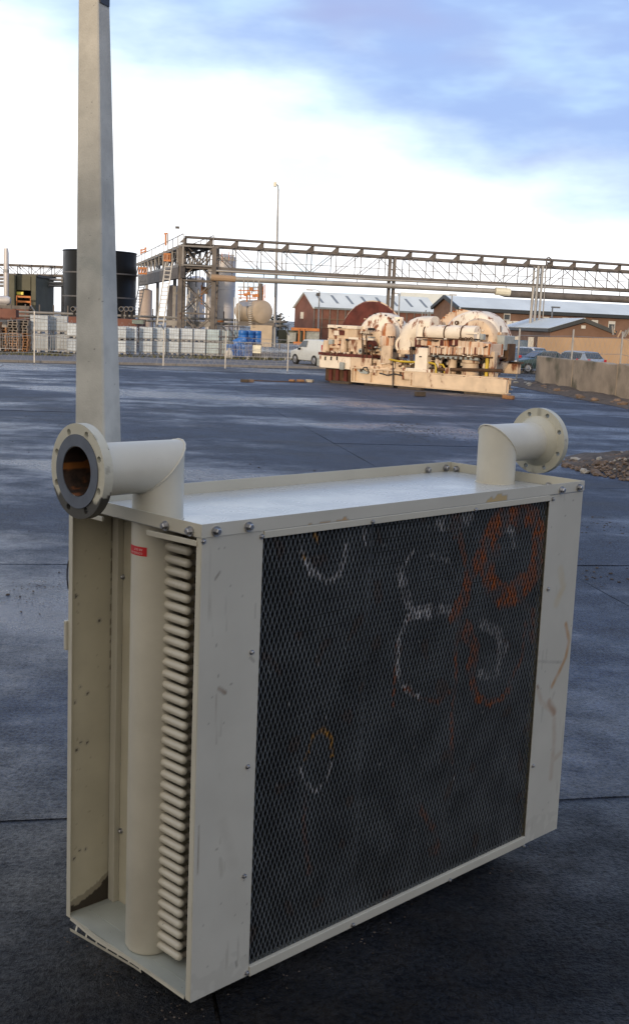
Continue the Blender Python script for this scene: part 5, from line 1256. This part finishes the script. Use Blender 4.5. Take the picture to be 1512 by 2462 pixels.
for x_ in (591, 598, 604, 611, 618): MB().cbox(P(x_, rnd.uniform(690, 712), d + .6), (.28, .3, .25)).build('valve', 'safety_orange', hz)
MB().tube([P(626, 745, d + .7), P(627, 690, d + .7), P(628, 682, d + .7)], .16, 8).build('vent_pipe', 'steel_brown', hz)
for x_ in (563, 568, 575, 660): MB().bar(P(x_, 835, d + .5), P(x_, 715, d + .5), .07).build('ladder_rail', 'galv', hz)
for i in range(12): MB().bar(P(598, 728 + i * 5, d - .6), P(605, 728 + i * 5, d - .6), .05).build('rung', 'galv', hz)
# dark lattice by the drums
ds = thing('dark_rack', 'dark steel rack between the white totes and the blue drums', 'rack', G(545, 858) + V((0, 1.5, 0)))
for x_ in (527, 534, 546, 556, 566): p = G(x_, 858) + V((0, 1.2, 0)); MB().bar(p, p + V((0, 0, 2.1)), .06).build('upright', 'steel_brown', ds)
for z_ in (.5, 1.3, 2.0): MB().bar(G(520, 858) + V((0, 1.2, z_)), G(585, 859) + V((0, 1.2, z_)), .07).build('rail', 'steel_brown', ds)
MB().bar(G(545, 858) + V((0, 1.2, 1.9)), G(580, 858) + V((0, 1.2, .6)), .07).build('brace', 'steel_grey', ds)

# ------------------------------------------------------------------ lamp posts
d = 118.0; c = G(660, 830); d = (c - CAM).dot(FW); lp_ = thing('lamp_post', 'tall slim grey lamp post rising above the bridge', 'lamp post', c); tp = P(671.5, 462, d)
tp = V((c.x + (tp.x - c.x), c.y, tp.z)); MB().tube([c, c.lerp(tp, .55), tp], [.20, .13, .08], 10).build('shaft', 'galv', lp_, smooth=60); MB().tube([tp, tp + V((-.05, 0, .35)), tp + V((-.25, -.1, .5))], .07, 6).build('arm', 'galv', lp_); MB().cbox(tp + V((-.33, -.1, .45)), (.30, .3, .45)).build('lamp_head', 'sign_cream', lp_, bevel=.05)
def street_lamp(label, xb, xt, yt, d_, arm):
    c_ = GD(xb, d_); t_ = P(xt, yt, d_); t = thing('lamp_post', label, 'lamp post', c_, group=None)
    MB().tube([c_, t_], [.12, .08], 8).build('shaft', 'galv', t); e = P(xt + arm, yt - 3, d_); MB().tube([t_, t_.lerp(e, .4) + V((0, 0, .12)), e], .05, 6).build('arm', 'galv', t); MB().cbox(e, (.9, .3, .16)).build('lamp_head', 'galv', t)
    return t
sl_ = street_lamp('double lamp post in front of the red brick warehouse gable', 766, 768, 700, 150, -24); MB().cbox(P(765, 708, 150), (.5, .4, .4)).build('floodlight', 'bracket_dark', sl_)
street_lamp('thin lamp post before the far brown brick block', 1082, 1086, 712, 140, 3)
street_lamp('thin lamp post in front of the rooflights of the warehouse', 958, 960, 708, 150, -12)
street_lamp('short lamp post between the grey tower and the small gabled house', 1325, 1327, 742, 120, 8)

# ------------------------------------------------------------------ warehouses
def gable_house(name, label, cat, gl, ap, gr, rb, re, d_g0, d_g1, d_e, wall, roof, over=.3):
    """gl/ap/gr: left eave, ridge and right eave of the gable as seen; re/rb: eave and ridge at the far end of the long side"""
    t = thing(name, label, cat, GD(gl[0], d_g0))
    A, Bq, C_ = P(*gl, d_g0), P(*ap, (d_g0 + d_g1) / 2), P(*gr, d_g1); ze = (A.z + C_.z) / 2; A.z = C_.z = ze
    E_ = P(*re, d_e); E_.z = ze; run = E_ - C_; run.z = 0; Rg = V((Bq.x, Bq.y, P(*ap, (d_g0 + d_g1) / 2).z))
    D_ = A + run; R2 = Rg + run
    a0, c0, d0_, e0 = [V((p.x, p.y, -.1)) for p in (A, C_, D_, E_)]
    MB().add([a0, c0, C_, Rg, A], [(0, 1, 2, 3, 4)]).build('gable_wall', wall, t); MB().add([d0_, e0, E_, R2, D_], [(4, 3, 2, 1, 0)]).build('gable_wall', wall, t)
    MB().add([c0, e0, E_, C_], [(0, 1, 2, 3)]).build('long_wall', wall, t); MB().add([a0, d0_, D_, A], [(0, 1, 2, 3)]).build('long_wall', wall, t)
    ru = run.normalized(); o_ = ru * -over; sl1 = (C_ - Rg).normalized() * over; sl2 = (A - Rg).normalized() * over; th = V((0, 0, .14))
    def slope(p, q_, p2, q2): MB().add([p, q_, q2, p2, p + th, q_ + th, q2 + th, p2 + th], [(0, 1, 2, 3), (4, 5, 6, 7), (0, 1, 5, 4), (1, 2, 6, 5), (2, 3, 7, 6), (3, 0, 4, 7)]).build('roof_slope', roof, t)
    slope(Rg + o_, C_ + o_ + sl1, R2 - o_, E_ - o_ + sl1); slope(Rg + o_, A + o_ + sl2, R2 - o_, D_ - o_ + sl2)
    return t, dict(A=A, C=C_, E=E_, Rg=Rg, R2=R2, D=D_, run=run, ru=ru)
W1, g = gable_house('red_brick_warehouse', 'long red brick warehouse with pale grey roof and dark rooflights', 'warehouse', (709, 741), (734, 703), (756, 737), (1058, 719), (1050, 749), 178, 172, 176, 'brick_red', 'roof_grey')
def on_roof(g, s, f, up=.16): a_ = g['Rg'].lerp(g['C'], f); return a_ + g['run'] * s + V((0, 0, up))
for i in range(8):
    s = .065 + i * .122; w_ = .022
    MB().add([on_roof(g, s, .18), on_roof(g, s + w_, .18), on_roof(g, s + w_ + .012, .72), on_roof(g, s + .012, .72)], [(0, 1, 2, 3)]).build('rooflight', 'roof_light', W1)
for i in range(16):
    p = g['C'] + g['run'] * (i / 16) + V((0, -.12, 0)); MB().bar(V((p.x, p.y, 0)), p, .16).build('drainpipe', 'steel_brown', W1)
MB().bar(g['C'] + V((0, -.3, 0)), g['E'] + V((0, -.3, 0)), .22).build('gutter', 'roof_light', W1)
for f in (.35, .62): 
    p = g['C'].lerp(V((g['C'].x, g['C'].y, 0)), f) + V((0, -.1, 0)); MB().bar(p, p + g['run'], .12, .16).build('band', 'brick_brown', W1)
a_ = g['A'].lerp(g['C'], .42); MB().cbox(V((a_.x - .1, a_.y - .1, 3.4)), (.5, .2, 1.0)).build('window', 'window_white', W1)
t = thing('far_shed', 'pale roof strip of a shed beyond the red brick warehouse', 'shed', GD(1010, 230)); bb(MB(), 960, 708, 1085, 760, 230, 10).build('roof', 'roof_grey', t)
W2, g = gable_house('brown_brick_block', 'long brown brick two storey block with grey roof and dark eaves', 'building', (1042, 743), (1073, 713), (1107, 739), (1600, 737), (1600, 761), 168, 160, 168, 'brick_brown', 'roof_grey')
MB().bar(g['C'] + V((0, -.4, -.1)), g['E'] + V((0, -.4, -.1)), .5, .5).build('fascia', 'fascia_dark', W2)
for a_, b_ in (('A', 'Rg'), ('Rg', 'C')): MB().bar(g[a_] - g['ru'] * .35, g[b_] - g['ru'] * .35, .3, .45).build('barge_board', 'fascia_dark', W2)
for x_, y_, w_, h_, up in ((1169, 753, 19, 20, 0), (1217, 757, 17, 24, 0), (1322, 766, 17, 16, 0), (1375, 768, 16, 16, 0), (1457, 776, 17, 20, 0), (1505, 780, 18, 22, 0)):
    s = (P(x_, y_, 162) - g['C']).dot(g['ru']); c_ = g['C'] + g['ru'] * s; zt_ = P(x_, y_ - h_ / 2 + 4, 162).z; hh = 1.25; ww = w_ * 162 / FPX / 2
    f_ = MB().bar(c_ + g['ru'] * -ww + V((0, -.08, zt_ - c_.z - hh / 2)), c_ + g['ru'] * ww + V((0, -.08, zt_ - c_.z - hh / 2)), .12, hh).build('window', 'window_white', W2)
    MB().bar(c_ + g['ru'] * -ww * .8 + V((0, -.16, zt_ - c_.z - hh * .62)), c_ + g['ru'] * ww * .8 + V((0, -.16, zt_ - c_.z - hh * .62)), .03, hh * .55).build('pane', 'glass_dark', f_)
for x_ in (1223, 1240): s = (P(x_, 770, 162) - g['C']).dot(g['ru']); c_ = g['C'] + g['ru'] * s; MB().cbox(V((c_.x, c_.y - .4, P(x_, 778, 162).z)), (.8, .6, .7)).build('air_unit', 'window_white', W2)
W3 = thing('gabled_house', 'small brown brick gabled building with pale roof and black barge boards', 'building', GD(1400, 100))
d0_, d1_ = 98, 92
a_, ap_, b_ = P(1322, 799, d1_), P(1402, 768, d1_), P(1474, 789, d1_); l0_ = P(1207, 795, 112); ze = (a_.z + b_.z) / 2; run = l0_ - a_; run.z = 0
A, Bq, R_ = V((a_.x, a_.y, ze)), V((b_.x, b_.y, ze)), V((ap_.x, ap_.y, ap_.z)); r2 = R_ + run; A2 = A + run; B2 = Bq + run; dn = lambda p: V((p.x, p.y, -.1))
MB().add([dn(A), dn(Bq), Bq, R_, A], [(0, 1, 2, 3, 4)]).build('gable_wall', 'brick_brown', W3); MB().add([dn(A), dn(A2), A2, A], [(0, 1, 2, 3)]).build('long_wall', 'brick_brown', W3); MB().add([dn(Bq), dn(B2), B2, Bq], [(0, 1, 2, 3)]).build('long_wall', 'brick_brown', W3); MB().add([dn(A2), dn(B2), B2, r2, A2], [(0, 1, 2, 3, 4)]).build('gable_wall', 'brick_brown', W3)
ou = run.normalized() * -.3; th = V((0, 0, .12))
for e, e2 in ((A, A2), (Bq, B2)):
    x_ = (e - R_) * .06; MB().add([R_ + ou, e + ou + x_, e2 + x_, r2, R_ + ou + th, e + ou + x_ + th, e2 + x_ + th, r2 + th], [(0, 1, 2, 3), (4, 5, 6, 7), (0, 1, 5, 4), (1, 2, 6, 5), (2, 3, 7, 6), (3, 0, 4, 7)]).build('roof_slope', 'roof_grey', W3)
    MB().bar(R_ + ou * 1.2 - V((0, 0, .05)), e + ou * 1.2 + x_ - V((0, 0, .05)), .12, .3).build('barge_board', 'fascia_dark', W3)
MB().bar(A + V((-.1, -.15, -.1)), A2 + V((-.1, -.15, -.1)), .2, .25).build('gutter', 'fascia_dark', W3)
for s in (.3, .6, .8): p = A + run * s; MB().cbox(V((p.x - .1, p.y - .1, 1.6)), (.7, .15, .9)).build('window', 'window_white', W3)
MB().cbox(R_ + V((0, -.1, -.6)), (.35, .12, .25)).build('gable_lamp', 'window_white', W3)
tw_ = thing('tan_wall', 'smooth tan wall behind the parked silver car', 'wall', GD(1400, 86)); a_, b_ = P(1292, 810, 88), P(1600, 816, 84)
MB().prism([V((a_.x, a_.y, -.05)), V((b_.x, b_.y, -.05)), V((b_.x, b_.y, b_.z)), V((a_.x, a_.y, a_.z))], (.1, .4, 0)).build('wall_face', 'tan_render', tw_)
hp = thing('scrap_heap', 'jumbled pale scrap frames above the tan wall', 'scrap', P(1480, 800, 90)); rnd = random.Random(2)
for i in range(16): x_ = rnd.uniform(1462, 1530); a_ = P(x_, rnd.uniform(800, 812), 89); MB().bar(a_, a_ + V((rnd.uniform(-.6, .6), 0, rnd.uniform(.2, .9))), rnd.uniform(.06, .14)).build('scrap_bar', rnd.choice(('wood_grey', 'steel_grey', 'tan_render')), hp)
# scrap frame above the machine, far bush, orange-framed skip, low walls under the tanks
hp = thing('scrap_bundle', 'grey bundle of thin frames behind the machine', 'scrap', GD(1020, 70))
for i in range(12): x_ = rnd.uniform(1014, 1042); a_ = P(x_, 790, 70); MB().bar(V((a_.x, a_.y, 0)) if i < 3 else a_, P(x_ + rnd.uniform(-10, 16), rnd.uniform(745, 775), 70), .05).build('frame_bar', 'steel_grey', hp)
sk = thing('skip_container', 'grey green container in an orange frame left of the white van', 'container', GD(718, 96))
bb(MB(), 668, 797, 765, 826, 96, 2.4).build('bin', 'olive_clad', sk)
bb(MB(), 735, 798, 768, 822, 95.5, .4).build('panel', 'tarp_grey', sk); bb(MB(), 690, 800, 712, 822, 95.4, .4).build('panel', 'tarp_grey', sk)
for a_ in ((716, 790, 721, 830), (728, 790, 733, 830), (700, 790, 768, 794), (705, 824, 768, 828)): bb(MB(), *a_, 95, .25).build('frame_bar', 'safety_orange', sk)
bs_ = thing('bush', 'dark bush seen between the lamp post and the red brick warehouse', 'bush', GD(692, 150)); mb = MB(); rnd = random.Random(9)
for i in range(900):
    c_ = P(rnd.gauss(692, 12), 0, 150); u = rnd.random(); p = V((c_.x, c_.y + rnd.uniform(-1.5, 1.5), .2 + 3.4 * u * (1 - .03 * abs(rnd.gauss(0, 5)))))
    a_ = rnd.uniform(0, 6.28); w_ = rnd.uniform(.08, .2); q_ = V((cos(a_), sin(a_), rnd.uniform(-.6, .6))) * w_; r_ = V((-sin(a_), cos(a_), rnd.uniform(-.8, .8))) * w_; mb.add([p - q_, p + r_, p + q_, p - r_], [(0, 1, 2, 3)])
mb.build('foliage', 'leaf_dark', bs_); c_ = GD(692, 150); MB().tube([c_, c_ + V((.1, 0, 2))], [.12, .05], 6).build('stem', 'bark', bs_)

# ------------------------------------------------------------------ cars
def make_car(label, m, L_=4.0, W_=1.68, H_=1.42, kind='hatch', name='parked_car', cat='car', M=None, load=False):
    t = thing(name, label, cat, M=M); h = W_ / 2; sh = .86
    if kind == 'van': st = [(-.5, .45, .62, .62, .8), (-.47, .30, .80, .80, .92), (-.24, .28, .95, .98, .92), (-.12, .28, 1.0, H_ * .98, .80), (.05, .28, 1.0, H_, .82), (.40, .28, .98, H_, .82), (.48, .30, .96, H_ * .95, .80), (.5, .40, .9, H_ * .80, .82)]
    elif kind == 'saloon': st = [(-.5, .45, .55, .55, .8), (-.47, .28, .72, .72, .9), (-.22, .25, sh, .90, .92), (-.06, .25, sh + .02, H_ * .98, .72), (.16, .25, sh + .02, H_, .72), (.33, .25, sh + .04, .98, .80), (.46, .28, .92, .94, .88), (.5, .40, .75, .75, .85)]
    else: st = [(-.5, .45, .55, .55, .8), (-.47, .28, .75, .75, .9), (-.25, .25, sh, .92, .92), (-.10, .25, sh + .02, H_ * .97, .72), (.10, .25, sh + .03, H_, .73), (.34, .25, sh + .05, H_ * .97, .72), (.46, .28, sh + .02, sh + .1, .86), (.5, .38, .72, .72, .88)]
    b = MB(); ring = []
    for fx, zb_, zs_, zt_, wt in st:
        x_ = fx * L_; w = h * (.94 if abs(fx) > .49 else 1); wt_ = w * wt if zt_ > zs_ + .03 else w * .93
        ring.append([(x_, -w * .95, zb_), (x_, -w, (zb_ + zs_) / 2), (x_, -w * .97, zs_), (x_, -wt_, zt_), (x_, wt_, zt_), (x_, w * .97, zs_), (x_, w, (zb_ + zs_) / 2), (x_, w * .95, zb_)])
    n_ = 8; b.add([p for r_ in ring for p in r_], [(k * n_ + i, k * n_ + (i + 1) % n_, (k + 1) * n_ + (i + 1) % n_, (k + 1) * n_ + i) for k in range(len(ring) - 1) for i in range(n_)] + [tuple(range(n_)), tuple((len(ring) - 1) * n_ + i for i in reversed(range(n_)))])
    b.build('body', m, t, local=True, smooth=38, bevel=.03)
    # panes lie just proud of the cabin
    def pane(i0, i1, side, f0, f1, s0=.12, s1=.86):
        q_ = []
        for fi, ss in ((f0, s0), (f1, s0), (f1, s1), (f0, s1)):
            A_0, A_1 = ring[i0], ring[i1]; lo = V(A_0[2 if side < 0 else 5]).lerp(V(A_1[2 if side < 0 else 5]), fi); hi = V(A_0[3 if side < 0 else 4]).lerp(V(A_1[3 if side < 0 else 4]), fi); q_.append(lo.lerp(hi, ss) + V((0, side * .03, .004)))
        MB().prism(q_, (0, side * .012, 0)).build('side_window', 'glass_dark', t, local=True)
    for s in (-1, 1):
        pane(2, 3, s, .45, .98, .15, .80); pane(3, 4, s, .04, .92)
        if kind != 'van': pane(4, 5, s, .04, .9)
    def across(i0, i1, f0, f1, nm):
        q_ = []
        for fi, sgn in ((f0, -1), (f0, 1), (f1, 1), (f1, -1)):
            p = V(ring[i0][3 if sgn < 0 else 4]).lerp(V(ring[i1][3 if sgn < 0 else 4]), fi); p.y *= .90; q_.append(p)
        nrm = (q_[1] - q_[0]).cross(q_[2] - q_[1]).normalized(); nrm = nrm if nrm.z > 0 else -nrm
        MB().prism([p + nrm * .025 for p in q_], nrm * .012).build(nm, 'glass_dark', t, local=True)
    across(2, 3, .12, .92, 'windscreen')
    if kind == 'van': across(6, 7, .15, .95, 'rear_window')
    else: across(5, 6, .10, .85, 'rear_window')
    for fx in (-.31, .30):
        for s in (-1, 1):
            wl_ = MB().lathe((fx * L_, s * (h - .16), .31), (0, s, 0), [(0, 0), (.31, 0), (.31, .17), (.20, .18)], 20).build('wheel', 'tyre', t, local=True, smooth=50); MB().lathe((fx * L_, s * (h - .16), .31), (0, s, 0), [(.20, .175), (.17, .16), (.05, .185), (0, .185)], 14).build('rim', 'rim', wl_, local=True)
    for s in (-1, 1):
        MB().cbox((L_ * .492, s * h * .80, .86 if kind != 'van' else 1.0), (.06, .2, .26 if kind != 'van' else .5)).build('tail_lamp', 'lamp_red', t, local=True, bevel=.02); MB().cbox((-L_ * .485, s * h * .68, .66), (.08, .3, .15)).build('headlamp', 'lamp_clear', t, local=True, bevel=.02)
        MB().cbox((-L_ * .15, s * (h + .08), sh + .08), (.1, .16, .13)).build('mirror', 'tyre', t, local=True, bevel=.02)
    MB().cbox((L_ * .497, 0, .45), (.08, W_ * .9, .16)).build('rear_bumper', 'tyre' if kind == 'van' else m, t, local=True, bevel=.03); MB().cbox((L_ * .503, 0, .72), (.02, .5, .12)).build('number_plate', 'sign_cream', t, local=True)
    return t
# +x of a car is its tail
make_car('small white van parked beside the rusty machine', 'van_paint', 3.5, 1.5, 1.52, 'van', 'parked_van', 'van', yaw_at(G(757, 878), -1.0))
make_car('dark green saloon car with its tail behind the concrete wall end', 'car_green', 4.3, 1.7, 1.38, 'saloon', M=yaw_at(GD(1306, 72), .30))
make_car('silver hatchback parked behind the concrete wall', 'car_silver', 4.0, 1.7, 1.46, 'hatch', M=yaw_at(GD(1388, 73.5), -1.05))
make_car('dark blue estate car directly behind the right end of the machine', 'car_blue', 4.3, 1.7, 1.5, 'hatch', M=yaw_at(GD(1232, 77), -1.15))
make_car('white hatchback parked behind the green saloon', 'car_white', 4.0, 1.68, 1.45, 'hatch', M=yaw_at(GD(1262, 82), -.9))
make_car('dark blue van in the second row by the grey tower', 'car_blue', 4.4, 1.75, 1.75, 'van', 'parked_van', 'van', yaw_at(GD(1222, 100), -.1))
make_car('black car in the second row by the grey tower', 'car_black', 4.2, 1.7, 1.6, 'hatch', M=yaw_at(GD(1262, 102), -.1))
